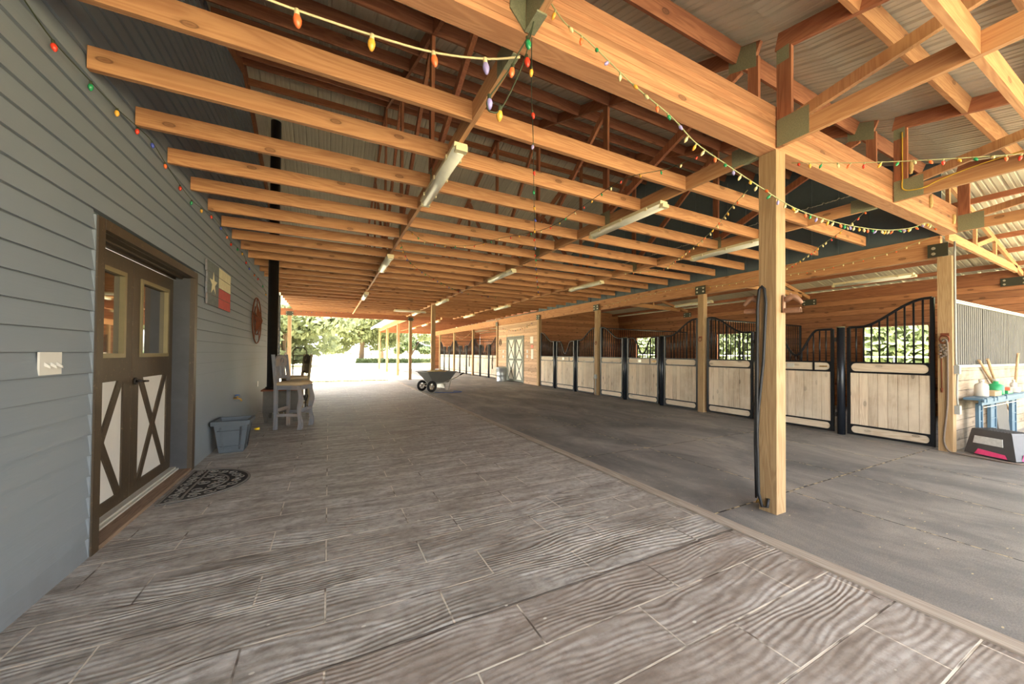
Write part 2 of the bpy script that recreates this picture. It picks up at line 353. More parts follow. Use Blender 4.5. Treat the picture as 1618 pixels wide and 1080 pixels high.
class MB:
    def __init__(s): s.b = bmesh.new()
    def hexa(s, p):            # 8 points: bottom ring 0-3, top ring 4-7
        v = [s.b.verts.new(q) for q in p]
        for f in ((3, 2, 1, 0), (4, 5, 6, 7), (0, 1, 5, 4), (1, 2, 6, 5), (2, 3, 7, 6), (3, 0, 4, 7)):
            s.b.faces.new([v[i] for i in f])
        return s
    def box(s, x0, x1, y0, y1, z0, z1):
        return s.hexa([(x0, y0, z0), (x1, y0, z0), (x1, y1, z0), (x0, y1, z0), (x0, y0, z1), (x1, y0, z1), (x1, y1, z1), (x0, y1, z1)])
    def bar(s, a, b, w_, h, up=(0, 0, 1)):      # rectangular bar from a to b
        a, b = Vector(a), Vector(b); d = (b-a).normalized(); up = Vector(up)
        if abs(d.dot(up)) > .99: up = Vector((1, 0, 0))
        x = d.cross(up).normalized()*w_/2; y = x.cross(d).normalized()*h/2
        return s.hexa([a-x-y, a+x-y, b+x-y, b-x-y, a-x+y, a+x+y, b+x+y, b-x+y])
    def cyl(s, a, b, r, r1=None, n=12, cap=True):
        a, b = Vector(a), Vector(b); r1 = r if r1 is None else r1
        d = (b-a).normalized(); u = d.orthogonal().normalized(); v = d.cross(u)
        A = [s.b.verts.new(a+(u*math.cos(t)+v*math.sin(t))*r) for t in [2*PI*i/n for i in range(n)]]
        B = [s.b.verts.new(b+(u*math.cos(t)+v*math.sin(t))*r1) for t in [2*PI*i/n for i in range(n)]]
        for i in range(n): s.b.faces.new((A[i], A[(i+1) % n], B[(i+1) % n], B[i])).smooth = True
        if cap: s.b.faces.new(A[::-1]); s.b.faces.new(B)
        return s
    def tube(s, pts, r, n=8, closed=False):
        pts = [Vector(p) for p in pts]; rings = []; u = None
        N = len(pts)
        for i, p in enumerate(pts):
            if closed: d = (pts[(i+1) % N]-pts[i-1]).normalized()
            else: d = (pts[min(i+1, N-1)]-pts[max(i-1, 0)]).normalized()
            u = d.orthogonal().normalized() if u is None else (u-d*u.dot(d)).normalized()
            v = d.cross(u); rr = r[i] if isinstance(r, (list, tuple)) else r
            rings.append([s.b.verts.new(p+(u*math.cos(t)+v*math.sin(t))*rr) for t in [2*PI*k/n for k in range(n)]])
        for i in range(N-1+(1 if closed else 0)):
            A, B = rings[i], rings[(i+1) % N]
            for k in range(n): s.b.faces.new((A[k], A[(k+1) % n], B[(k+1) % n], B[k])).smooth = True
        if not closed: s.b.faces.new(rings[0][::-1]); s.b.faces.new(rings[-1])
        return s
    def lathe(s, c, prof, n=20, axis=(0, 0, 1)):
        c = Vector(c); d = Vector(axis).normalized(); u = d.orthogonal().normalized(); v = d.cross(u); R = []
        for r, h in prof: R.append([s.b.verts.new(c+d*h+(u*math.cos(t)+v*math.sin(t))*max(r, 1e-4)) for t in [2*PI*k/n for k in range(n)]])
        for A, B in zip(R, R[1:]):
            for k in range(n): s.b.faces.new((A[k], A[(k+1) % n], B[(k+1) % n], B[k])).smooth = True
        s.b.faces.new(R[0][::-1]); s.b.faces.new(R[-1]); return s
    def ball(s, c, r, sc=(1, 1, 1), n=10):
        bmesh.ops.create_uvsphere(s.b, u_segments=n, v_segments=max(6, n-2), radius=r, matrix=Matrix.Translation(c) @ Matrix.Diagonal((*sc, 1)))
        for f in s.b.faces:
            pass
        return s
    def prism(s, poly, d):      # polygon (list of 3D points) pushed along vector d
        d = Vector(d); A = [s.b.verts.new(p) for p in poly]; B = [s.b.verts.new(Vector(p)+d) for p in poly]; n = len(poly)
        s.b.faces.new(A[::-1]); s.b.faces.new(B)
        for i in range(n): s.b.faces.new((A[i], A[(i+1) % n], B[(i+1) % n], B[i]))
        return s
    def quad(s, *p): s.b.faces.new([s.b.verts.new(q) for q in p]); return s
    def bevel(s, r=.004, seg=1):
        bmesh.ops.bevel(s.b, geom=[e for e in s.b.edges if len(e.link_faces) == 2 and e.calc_face_angle(0) > .6], offset=r, segments=seg, affect='EDGES', clamp_overlap=True); return s
    def build(s, name, m, parent=None, loc=None):
        # geometry is in world coordinates (or the parent's own, when the parent is a local builder)
        o_ = Vector(parent['o']) if parent is not None and 'o' in parent else (Vector(loc) if loc is not None else Vector((0, 0, 0)))
        if parent is not None and loc is not None: o_ = o_ + Vector(loc)
        if o_.length: bmesh.ops.translate(s.b, verts=s.b.verts, vec=-o_)
        bmesh.ops.recalc_face_normals(s.b, faces=s.b.faces)
        me = bpy.data.meshes.new(name); s.b.to_mesh(me); s.b.free()
        me.materials.append(M[m] if isinstance(m, str) else m)
        o = bpy.data.objects.new(name, me); COL.objects.link(o)
        if parent is not None: o.parent = parent
        elif loc is not None: o.location = loc
        if parent is not None and loc is not None: o.location = loc
        return o

def thing(name, label, cat, loc=(0, 0, 0), group=None, rz=0, local=False):
    o = bpy.data.objects.new(name, None); COL.objects.link(o); o.location = loc; o.rotation_euler = (0, 0, rz)
    o.empty_display_size = .1
    o['label'] = label; o['category'] = cat
    if group: o['group'] = group
    o['o'] = (0., 0., 0.) if local else tuple(float(x) for x in loc)
    return o
def tag(o, label, cat, group=None, kind=None):
    o['label'] = label; o['category'] = cat
    if group: o['group'] = group
    if kind: o['kind'] = kind
    return o
def lab(o, label): o['label'] = label; return o
def struct(mb, name, m, parent=None, label=None, loc=None):
    o = mb.build(name, m, parent, loc)
    if parent is None:
        o['kind'] = 'structure'
        if label: o['label'] = label
    return o
def copy_tree(o, parent=None):
    c = o.copy(); COL.objects.link(c); c.parent = parent
    for ch in list(o.children): copy_tree(ch, c)
    return c

XW = -1.39            # face of the siding wall
CZ = 3.12             # underside of joists and chords
RS = .385             # pitch of the raised gable roof
def roof_z(y):        # underside of the top chords
    if y <= 1.74: return 3.97 - .22*(1.74-y)
    if y <= 7.6: return 3.97 + RS*(y-1.74)
    return 3.97 + RS*(7.6-1.74) - RS*(y-7.6)

# ------------------------------------------------------------------ ground and floors
struct(MB().box(-90, 120, -60, 170, -.3, -.06), 'floor_field', 'field', label='sunlit dry grass field around the barn')
struct(MB().box(-8, 2.81, -6, 18.42, -.2, 0), 'floor', 'deck', label='stamped concrete floor with a wood plank pattern')
struct(MB().box(2.93, 12.6, -6, 31.2, -.2, 0), 'floor_mats', 'mats', label='black rubber mat floor in front of the stalls')
struct(MB().box(2.81, 2.93, -6, 18.42, -.2, .012).bevel(.004), 'trim_1', wood('weathered_curb_wood', S(176, 164, 148), S(132, 116, 100), 1, .2), label='weathered strip between the planked floor and the rubber mats')
struct(MB().prism([(2.2, 18.44, -.1), (2.93, 18.44, -.1), (2.93, 31.2, -.1), (2.7, 31.2, -.1)], (0, 0, .09)), 'floor_apron', 'concrete', label='pale concrete apron strip outside the far posts')

# ------------------------------------------------------------------ siding wall with lap boards
D0, D1, DZ = 3.37, 5.39, 2.245      # door opening incl. casing
mb = MB()
k = -10
while True:
    z0 = 1.339+.1345*k; z1 = z0+.1345; k += 1
    if z1 < .02: continue
    z0c = max(z0, 0)
    y0, y1 = -2.5, 13.3
    if z1 > 3.3:
        zz = z0
        if zz > 6.2: break
        ylo = 1.74+(zz-3.97)/RS if zz > 3.97 else -2.5
        if 3.3 < zz <= 3.97: ylo = 1.74-(3.97-zz)/.22
        y0 = max(y0, ylo-.12); y1 = min(13.3, 7.6+(6.226-zz)/RS+.15)
    segs = [(y0, y1)]
    if z0c < DZ: segs = [(y0, D0), (D1, y1)]
    for a, b in segs:
        if b-a < .05: continue
        zt = min(z1, DZ) if False else z1
        mb.hexa([(XW-.03, a, z0c), (XW+.010, a, z0c), (XW+.010, b, z0c), (XW-.03, b, z0c), (XW-.03, a, zt), (XW-.008, a, zt), (XW-.008, b, zt), (XW-.03, b, zt)])
mb.box(XW-.03, XW+.0105, D0-.012, D0, 0, DZ).box(XW-.03, XW+.0105, D1, D1+.012, 0, DZ)
wall = struct(mb, 'wall_left', 'siding', label='blue-grey lap siding wall of the barn house')
mb = MB()
mb.box(-1.62, XW-.03, -2.5, D0, 0, 3.3).box(-1.62, XW-.03, D1, 13.28, 0, 3.3).box(-1.62, XW-.03, D0, D1, DZ, 3.3)
mb.prism([(-1.62, -2.5, 2.4), (-1.62, 13.28, 3.3), (-1.62, 13.28, roof_z(13.28)+.19), (-1.62, 7.6, roof_z(7.6)+.19), (-1.62, 1.74, roof_z(1.74)+.16), (-1.62, -2.5, roof_z(-2.5)+.13)], (.18, 0, 0))
struct(mb, 'wall_left_back', 'slate', label='backing of the siding wall')
struct(MB().box(XW-.03, XW+.03, 13.28, 13.36, 0, 3.1), 'trim_2', 'siding', label='corner board at the far end of the siding wall')
struct(MB().box(-8, XW-.02, 13.3, 13.4, 0, 3.6), 'wall_left_far', 'siding', label='far end wall of the barn house')

# ------------------------------------------------------------------ double door in the siding wall
d = bpy.data.objects.new('door_1', None); COL.objects.link(d); d.location = (XW, 4.38, 0); d['kind'] = 'structure'; d['o'] = (XW, 4.38, 0.)
d['label'] = 'dark bronze double barn door with glazed tops and white cross panels'
LX = -1.555
mb = MB()
mb.box(XW-.02, XW+.020, D0, D0+.085, 0, DZ).box(XW-.02, XW+.024, D1-.085, D1, 0, DZ).box(XW-.02, XW+.024, D0+.085, D1-.085, DZ-.07, DZ)
mb.bevel(.006)
mb.build('door_casing', 'bronze', d)
Y0, Y1 = D0+.085, D1-.085
mb = MB().box(-1.62, XW-.02, Y0-.03, Y0, .02, DZ-.05).box(-1.62, XW-.02, Y1, Y1+.03, .02, DZ-.05)
for z in (.35, .62, .9, 1.2, 1.5, 1.8): mb.box(LX+.012, LX+.02, Y1-.012, Y1-.004, z, z+.01)
lab(mb.build('jamb', 'jamb', d), 'dark grey door jamb')
MB().box(-1.62, XW-.02, Y0, Y1, DZ-.075, DZ-.045).box(LX, LX+.02, Y0, Y1, DZ-.1, DZ-.075).box(LX+.05, LX+.08, Y0, Y1, DZ-.09, DZ-.075).build('door_header', 'bronze', d)
lab(MB().box(LX-.02, LX+.05, Y0, Y1, .02, .06).box(LX+.05, LX+.075, Y0, Y1, .02, .045).build('threshold', 'aluminium', d), 'pale metal threshold')
MB().box(LX+.075, XW+.02, Y0, Y1, 0, .03).build('sill_board', wood('worn_sill', S(150, 122, 96), S(110, 84, 62), 1, .2), d)
for li in range(2):
    a = Y0+.004+li*(Y1-Y0)/2; b = a+(Y1-Y0)/2-.008; L = bpy.data.objects.new('door_leaf', None); COL.objects.link(L); L.parent = d; L['o'] = d['o']
    zt = DZ-.105; gy0, gy1, gz0, gz1 = a+.135, b-.135, 1.29, 2.01; pz0, pz1 = .16, 1.10
    mb = MB()
    mb.box(LX-.04, LX, a, gy0, .065, zt).box(LX-.04, LX, gy1, b, .065, zt).box(LX-.04, LX, gy0, gy1, gz1, zt).box(LX-.04, LX, gy0, gy1, pz1, gz0).box(LX-.04, LX, gy0, gy1, .065, pz0)
    # cross over the white panel
    for sgn in (0, 1):
        pa = (LX-.006, gy0 if sgn else gy1, pz0); pb = (LX-.006, gy1 if sgn else gy0, pz1)
        mb.bar(pa, pb, .012, .085, up=(0, 1, 0)) if False else mb.prism([(LX-.012, pa[1], pz0), (LX-.012, pa[1]+(.085 if sgn else -.085), pz0), (LX-.012, pb[1], pz1), (LX-.012, pb[1]-(.085 if sgn else -.085), pz1)], (.0122+sgn*.0003, 0, 0))
    mb.build('leaf_panel', 'bronze', d).parent = L
    L.location = (0, 0, 0)
    p = MB().box(LX-.035, LX-.012, gy0, gy1, pz0, pz1).build('cross_panel', 'doorpanel', d); p.parent = L; lab(p, 'dusty white lower panel')
    p = MB().box(LX-.03, LX-.022, gy0+.03, gy1-.03, gz0+.03, gz1-.03).build('glass_pane', 'glass', d); p.parent = L
    mb = MB(); t = .035
    mb.box(LX-.03, LX+.012, gy0, gy0+t, gz0, gz1).box(LX-.03, LX+.012, gy1-t, gy1, gz0, gz1).box(LX-.03, LX+.012, gy0+t, gy1-t, gz0, gz0+t).box(LX-.03, LX+.012, gy0+t, gy1-t, gz1-t, gz1)
    p = mb.build('glazing_frame', 'glaztrim', d); p.parent = L
hy = (Y0+Y1)/2+.06
mb = MB().cyl((LX, hy, 1.075), (LX+.014, hy, 1.075), .032, n=16).cyl((LX+.014, hy, 1.075), (LX+.055, hy, 1.075), .012).cyl((LX+.05, hy-.01, 1.075), (LX+.05, hy+.12, 1.068), .010)
lab(mb.build('door_handle', 'iron', d), 'dark lever handle')

# ------------------------------------------------------------------ posts with steel knife plates
def post(x, y, z1, label, plates=None, m='post_z', w_=.14, z0=0.0, group='square pine posts', name='wooden_post'):
    t = thing(name, label, 'post', (x+w_/2, y+w_/2, 0), group)
    MB().box(x, x+w_, y, y+w_, z0, z1).bevel(.006).build('post_shaft', m, t)
    if plates:
        ax, pz0, pz1 = plates
        if ax == 'Y':    # plates on the faces towards -X
            pl = MB().box(x-.008, x, y-.07, y+w_+.07, pz0, pz1).build('steel_plate', 'oliveplate', t)
            pts = [(x-.008, yy, zz) for yy in (y-.045, y+w_+.045) for zz in (pz0+.04, pz1-.04)]; dv = Vector((-.012, 0, 0))
        else:
            pl = MB().box(x-.07, x+w_+.07, y-.008, y, pz0, pz1).build('steel_plate', 'oliveplate', t)
            pts = [(xx, y-.008, zz) for xx in (x-.045, x+w_+.045) for zz in (pz0+.04, pz1-.04)]; dv = Vector((0, -.012, 0))
        for p in pts:
            q = MB().cyl(p, Vector(p)+dv, .016, n=6).build('bolt_head', 'bolt', t); q.parent = pl; q.location = (0, 0, 0)
    return t

p1 = post(3.40, 1.74, 3.118, 'big square pine post in the foreground holding the laminated beam')
B2X0, B2X1, B2Z0, B2Z1 = 7.93, 8.02, 2.80, 3.118
post(7.88, 1.77, 2.795, 'pine post at the near corner of the stall row with tie ring and rope', None)
post_names = ['pine post between the first and second stall', 'pine post between the second and third stall, outlet box low on it',
              'pine corner post where the third stall meets the tack room', 'pine corner post at the far side of the tack room',
              'pine post in the far stall row, first beyond the tack room', 'pine post in the far stall row, second beyond the tack room', 'last pine post at the far end of the stall row']
for lb, y in zip(post_names, (5.60, 9.38, 13.11, 17.33, 20.97, 24.72, 28.4)):
    post(7.88, y, 2.795, lb, None)
# knife plates of the stall beam (they belong to the beam and post joint)
for i, y in enumerate((1.77, 5.60, 9.38, 13.11, 17.33)):
    y0, y1 = (y-.20, y+.05) if i == 0 else (y-.06, y+.20)
    t = thing('beam_bracket', 'dark steel bracket bolted where the stall beam meets ' + ['the near corner post', 'the post after the first stall', 'the post after the second stall', 'the near tack room corner post', 'the far tack room corner post'][i], 'bracket', (7.90, y, 2.8), 'beam brackets')
    if i == 0: y0, y1 = 1.80, 2.0
    MB().box(7.868, 7.878, y0, y1, 2.79 if i else 2.80, 2.99).build('steel_plate', 'oliveplate', t)
    for zz in (2.85, 2.93):
        for yy in ((y0+.05, y1-.05) if i else (y1-.06, )):
            MB().cyl((7.868, yy, zz), (7.856, yy, zz), .022, n=6).build('bolt_head', 'bolt', t)
# far posts under the roof edge and the crosswise beam
for lb, x, y, z1 in (('pine post carrying the crosswise beam on the open left side', -1.62, 18.5, 2.95), ('pine post at the right end of the crosswise beam', 3.58, 18.5, 2.95),
                  ('outer roof edge post, first behind the crosswise beam', 3.58, 22.1, 3.05), ('outer roof edge post, second behind the crosswise beam', 3.58, 26.6, 3.05), ('outer roof edge post farthest from the camera, small box low on it', 3.58, 30.9, 3.05)):
    post(x, y, z1, lb, ('X', z1-.01, z1+.17) if 'crosswise beam on' in lb or 'right end' in lb else None, 'joist_z' if x > 0 and y > 20 else 'post_z')
post(3.36, 13.2, 3.118, 'pine post standing behind the wheelbarrow in the aisle')

# ------------------------------------------------------------------ beams
mb = MB()
for i in range(9):
    z = 3.122+i*.041; dx = .0015*(i % 2)
    mb.box(XW+.004, 8.02, 1.745-dx, 1.88+dx, z, z+.0405)
tag(mb.build('laminated_beam', 'glulam_x', None, (3.4, 1.81, CZ)), 'deep laminated timber beam crossing the whole picture on top of the big post', 'beam')
tag(MB().box(B2X0, B2X1, 1.89, 17.4, B2Z0, B2Z1).bevel(.005).build('stall_beam', 'joist_y', None, (7.97, 9, B2Z0)), 'long pine beam running above the near stall fronts', 'beam')
tag(MB().box(B2X0, B2X1, 17.42, 31.1, B2Z0, B2Z1).bevel(.005).build('stall_beam', 'joist_y', None, (7.97, 24, B2Z0)), 'long pine beam running above the far stall fronts past the tack room', 'beam')
tag(MB().box(-1.9, 3.72, 18.52, 18.62, 2.952, 3.25).bevel(.005).build('crosswise_beam', 'web_x', None, (1, 18.57, 2.95)), 'reddish crosswise beam framing the view to the field', 'beam')
tag(MB().box(3.60, 3.70, 18.66, 31.05, 3.055, 3.25).bevel(.005).build('edge_beam', 'joist_y', None, (3.65, 25, 3.05)), 'beam on the outer roof edge posts running away to the back', 'beam')
tag(MB().box(3.74, 7.92, 31.06, 31.16, 2.98, 3.25).bevel(.005).build('end_beam', 'web_x', None, (6, 31.1, 2.98)), 'beam closing the far end of the roof', 'beam')

# ------------------------------------------------------------------ trusses
CH = [.95, 3.40, 5.80]                    # left faces of the chords
def gusset(t, x, y0, y1, z0, z1, sl=0.):
    mb = MB().hexa([(x-.003, y0, z0), (x, y0, z0), (x, y1, z0+sl*(y1-y0)), (x-.003, y1, z0+sl*(y1-y0)), (x-.003, y0, z1), (x, y0, z1), (x, y1, z1+sl*(y1-y0)), (x-.003, y1, z1+sl*(y1-y0))])
    return mb.build('gusset_plate', 'galv', t)
def tbar(t, nm, x, a, b, h, m, th=.038):
    return MB().bar((x+th/2, a[0], a[1]), (x+th/2, b[0], b[1]), th, h).build(nm, m, t)
names = ['left', 'middle', 'right']
for i, x in enumerate(CH):
    t = thing('roof_truss', f'{names[i]} one of the roof trusses behind the laminated beam, its bottom chord carrying tube lights', 'truss', (x, 1.9, CZ), 'roof trusses of the raised roof')
    MB().box(x, x+.038, 1.89, 13.3, CZ, CZ+.14).build('bottom_chord', 'pine_y', t)
    for s_ in (0, 1):
        a = (1.89, roof_z(1.89)+.07); b = (7.59, roof_z(7.59)+.07)
        if s_: a = (13.3, roof_z(13.3)+.07); b = (7.61, roof_z(7.61)+.07)
        tbar(t, 'top_chord', x, a, b, .14, 'web_y')
    for y in (1.93, 3.9, 5.75, 7.6, 9.45, 11.3, 13.24):
        MB().box(x, x+.038, y-.045, y+.045, CZ+.14, roof_z(y)-.0).build('upright_web', 'web_z', t)
    for a, b in (((3.82, CZ+.2), (2.05, roof_z(2.05)-.06)), ((3.95, 4.74), (5.7, CZ+.2)), ((5.8, 5.45), (7.55, CZ+.2)), ((9.4, 5.45), (7.65, CZ+.2)), ((11.25, 4.74), (9.5, CZ+.2)), ((13.1, 4.0), (11.35, CZ+.2))):
        tbar(t, 'diagonal_web', x, a, b, .09, 'web_z')
    gusset(t, x, 1.9, 2.12, CZ, CZ+.16); gusset(t, x, 3.8, 4.05, CZ+.02, CZ+.2); gusset(t, x, 5.65, 5.85, CZ+.02, CZ+.2)
    gusset(t, x, 1.9, 2.15, roof_z(1.95)-.1, roof_z(1.95)+.12, RS)
    h = MB().box(x-.006, x+.044, 1.885, 2.02, CZ-.004, CZ).build('hanger_strap', 'galv', t)
    # continuation of the chord towards the crosswise beam
    tag(MB().box(x, x+.038, 13.32, 18.4, CZ, CZ+.14).build('ceiling_tie', 'pine_y', None, (x, 13.32, CZ)), f'far ceiling timber continuing the {names[i]} truss towards the crosswise beam', 'timber', 'far ceiling timbers')
# trusses on the near side of the laminated beam
nlab = ['leftmost', 'second from left, over the big post', 'third from left', 'rightmost, over the stall corner post']
NX = [.95, 3.40, 5.80, 7.98]
for i, x in enumerate(NX):
    t = thing('porch_truss', f'near roof truss coming towards the camera, {nlab[i]}', 'truss', (x, 1.7, CZ), 'near porch roof trusses')
    MB().box(x, x+.038, -2.1, 1.735, CZ+.01, CZ+.15).build('bottom_chord', 'pine_y', t)
    tbar(t, 'top_chord', x, (-2.1, roof_z(-2.1)+.07), (1.735, roof_z(1.735)+.07), .14, 'web_y')
    MB().box(x, x+.038, 1.625, 1.735, CZ+.15, roof_z(1.7)).build('upright_web', 'web_z', t)
    tbar(t, 'diagonal_web', x, (1.60, CZ+.2), (.05, 3.60), .09, 'pine_z')
    gusset(t, x, 1.50, 1.733, CZ+.012, CZ+.24); gusset(t, x, 1.64, 1.733, roof_z(1.6)-.10, roof_z(1.6)+.02)
    if i == 0:
        MB().box(x-.012, x+.05, 1.60, 1.734, CZ+.0, CZ+.01).build('hanger_strap', 'galv', t)
        MB().prism([(x-.004, 1.735, CZ+.0), (x-.10, 1.735, CZ+.10), (x-.10, 1.735, CZ+.24), (x-.004, 1.735, CZ+.30)], (0, .008, 0)).build('hanger_flange', 'galv', t)

# ------------------------------------------------------------------ ceiling joists
spans = [(XW+.012, .95-.001, 'from siding wall to left truss'), (.989, 3.399, 'from left to middle truss'),
         (3.439, 5.799, 'from middle to right truss'), (5.839, 7.68, 'free-ended past right truss')]
jm = {}
ys = [2.58+.636*i for i in range(17)]+[13.45+.61*i for i in range(8)]
for si, (x0, x1, wh) in enumerate(spans):
    L = x1-x0
    proto = MB().box(0, L, 0, .038, 0, .145).bevel(.003).build('ceiling_joist', 'joist_x'); first = True
    for i, y in enumerate(ys):
        if si == 3 and 12.4 < y < 13.6: pass
        if i == 0 and si > 0: pass
        if si == 3 and y > 13.1 and False: continue
        o = proto if first else proto.copy()
        if not first: COL.objects.link(o)
        first = False
        st = .041*(si % 2)
        o.location = (x0, y+st, CZ)
        if si == 2 and abs(y-13.2) < .2: o.location.z += 0
        tag(o, f'pine ceiling joist {wh}, {ORD[i]} row from the laminated beam', 'joist', f'ceiling joists {wh}')
# extra near row: joist close behind the beam at the top of the photo
# joists of the far roof on the right
for si, (x0, x1, wh) in enumerate(((3.72, 5.28, 'left'), (5.34, 7.90, 'right'))):
    proto = MB().box(0, x1-x0, 0, .038, 0, .145).build('ceiling_joist', 'web_x'); first = True
    for i in range(20):
        o = proto if first else proto.copy()
        if not first: COL.objects.link(o)
        first = False
        o.location = (x0, 18.95+.6*i, CZ+.0)
        tag(o, f'far roof joist, {wh} span, {ORD[i]} row past the crosswise beam', 'joist', f'far roof joists, {wh} span')
tag(MB().box(5.29, 5.33, 18.7, 31.0, CZ, CZ+.15).build('ceiling_tie', 'pine_y', None, (5.3, 18.7, CZ)), 'ceiling timber down the middle of the far roof section', 'timber', 'far ceiling timbers')
# flat braces at chord level on the near side
for x0, x1, lb in ((.99, 3.398, 'left of the big post truss'), (3.44, 5.798, 'right of the big post truss'), (5.84, 7.978, 'farthest right'), (XW+.03, .948, 'nearest the siding wall')):
    for yb, w2 in ((.645, 'nearer the laminated beam'), (-1.2, 'above the camera')):
        tag(MB().box(x0, x1, yb, yb+.038, CZ+.012, CZ+.17).bevel(.003).build('chord_brace', 'pine_x', None, (x0, yb, CZ)), f'pale pine brace at chord level, {lb}, {w2}', 'brace', 'chord level braces')

# ------------------------------------------------------------------ purlins
def purlin(x0, x1, y, m, lb, grp, s_):
    z = roof_z(y); sl = -.22 if y < 1.74 else (RS if y < 7.6 else -RS)
    if y < 1.74: sl = .22
    n = math.sqrt(1+sl*sl); dy, dz = 1/n, sl/n
    o = MB().hexa([(x0, y, z), (x1, y, z), (x1, y+.038*dy, z+.038*dz), (x0, y+.038*dy, z+.038*dz),
                   (x0, y-.14*dz, z+.14*dy), (x1, y-.14*dz, z+.14*dy), (x1, y+.038*dy-.14*dz, z+.038*dz+.14*dy), (x0, y+.038*dy-.14*dz, z+.038*dz+.14*dy)]).build('roof_purlin', m, None, (x0, y, z))
    tag(o, lb, 'purlin', grp)
bx = [(XW+.02, .948, 'left end bay'), (.99, 3.398, 'left middle bay'), (3.44, 5.798, 'right middle bay'), (5.84, 7.95, 'right end bay')]
for x0, x1, b in bx:
    for i, y in enumerate([2.08, 2.68, 3.29, 3.9+.0, 4.51, 5.12, 5.73, 6.34, 6.95, 7.4]):
        if abs(y-3.9) < .01: y = 3.83
        purlin(x0, x1, y, 'web_x', f'dark purlin of the rising roof, {b}, {ORD[i]} up from the beam', f'rising slope purlins, {b}', 1)
    for i, y in enumerate([7.85, 8.1]):
        purlin(x0, x1, y, 'web_x', f'dark roof purlin just past the ridge, {b}, {ORD[i]} down', f'ridge purlins, {b}', 1)
    for i, y in enumerate([1.19, .60, .0, -.6, -1.2, -1.8]):
        purlin(x0, x1, y, 'pine_x', f'pale near roof purlin, {b}, {ORD[i]} from the beam towards the camera', f'near porch purlins, {b}', 0)

# ------------------------------------------------------------------ ribbed metal roof sheets
def ribbed(x0, x1, prof, pitch=.229, rib=.019, along='X'):
    """prof: list of (s, z) down the slope; ribs cross along the other axis"""
    mb = MB(); n = int((x1-x0)/pitch)+1; cs = []
    for k in range(n):
        a = x0+k*pitch
        for dx, dz in ((0, 0), (.012, rib), (.032, rib), (.044, 0), (.10, 0), (.105, rib*.3), (.12, rib*.3), (.125, 0), (.165, 0), (.17, rib*.3), (.185, rib*.3), (.19, 0)):
            if a+dx < x1: cs.append((a+dx, dz))
    cs.append((x1, 0))
    rows = []
    for (s_, z) in prof:
        rows.append([mb.b.verts.new((c, s_, z+dz) if along == 'X' else (s_, c, z+dz)) for c, dz in cs])
    for A, B in zip(rows, rows[1:]):
        for i in range(len(cs)-1): mb.b.faces.new((A[i], A[i+1], B[i+1], B[i]))
    return mb
rz = lambda y: roof_z(y)+.152
struct(ribbed(XW-.5, 8.14, [(-2.2, rz(-2.2)+.012), (1.70, rz(1.70)+.012)]), 'ceiling_porch_roof', 'roof', label='ribbed metal sheets of the near porch roof')
struct(ribbed(XW-.5, 8.14, [(1.68, rz(1.74)), (7.6, rz(7.6)), (7.66, rz(7.6)+.035)]), 'ceiling_rising_slope', 'roof', label='ribbed metal sheets of the rising roof slope')
struct(ribbed(XW-.5, 8.14, [(7.52, rz(7.6)+.06), (7.6, rz(7.6)+.03), (7.70, rz(7.7)), (13.5, rz(13.5))]), 'ceiling_falling_slope', 'roof', label='ribbed metal sheets of the falling roof slope')
struct(ribbed(-4.6, 8.06, [(13.3, rz(13.5)-.03), (13.6, rz(13.5)-.04), (18.8, 3.42)]), 'ceiling_far', 'roof', label='ribbed metal roof over the far aisle')  # unseen left overhang lengthened to keep the sun off the planked floor
struct(ribbed(3.05, 8.06, [(18.82, 3.36), (31.5, 3.36)]), 'ceiling_far_right', 'roof', label='ribbed metal roof over the far right aisle')
struct(MB().box(3.03, 3.07, 18.7, 31.5, 3.20, 3.37), 'trim_3', 'aluminium', label='pale fascia on the outer roof edge')
# slate end wall above the stall beam
struct(MB().prism([(8.03, 1.90, 3.125), (8.03, 13.4, 3.125), (8.03, 13.4, roof_z(13.4)+.2), (8.03, 7.6, roof_z(7.6)+.2), (8.03, 1.90, roof_z(1.90)+.2)], (.03, 0, 0)), 'wall_gable', 'slate', label='dark slate painted wall above the stall beam')
mb = MB(); 
for yy in [2.3+.4*i for i in range(27)]: mb.box(8.018, 8.03, yy, yy+.03, 3.13, roof_z(yy)-.02)
struct(mb, 'trim_4', 'slate', label='battens on the slate wall')
struct(MB().prism([(XW+.012, 7.6, 6.10), (XW+.012, 13.3, 6.10-RS*5.7), (XW+.012, 13.3, 6.36-RS*5.7), (XW+.012, 7.6, 6.36), (XW+.012, 6.0, 5.78), (XW+.012, 6.0, 5.58)], (.03, 0, 0)), 'trim_5', 'web_y', label='reddish rake board along the top of the siding wall')

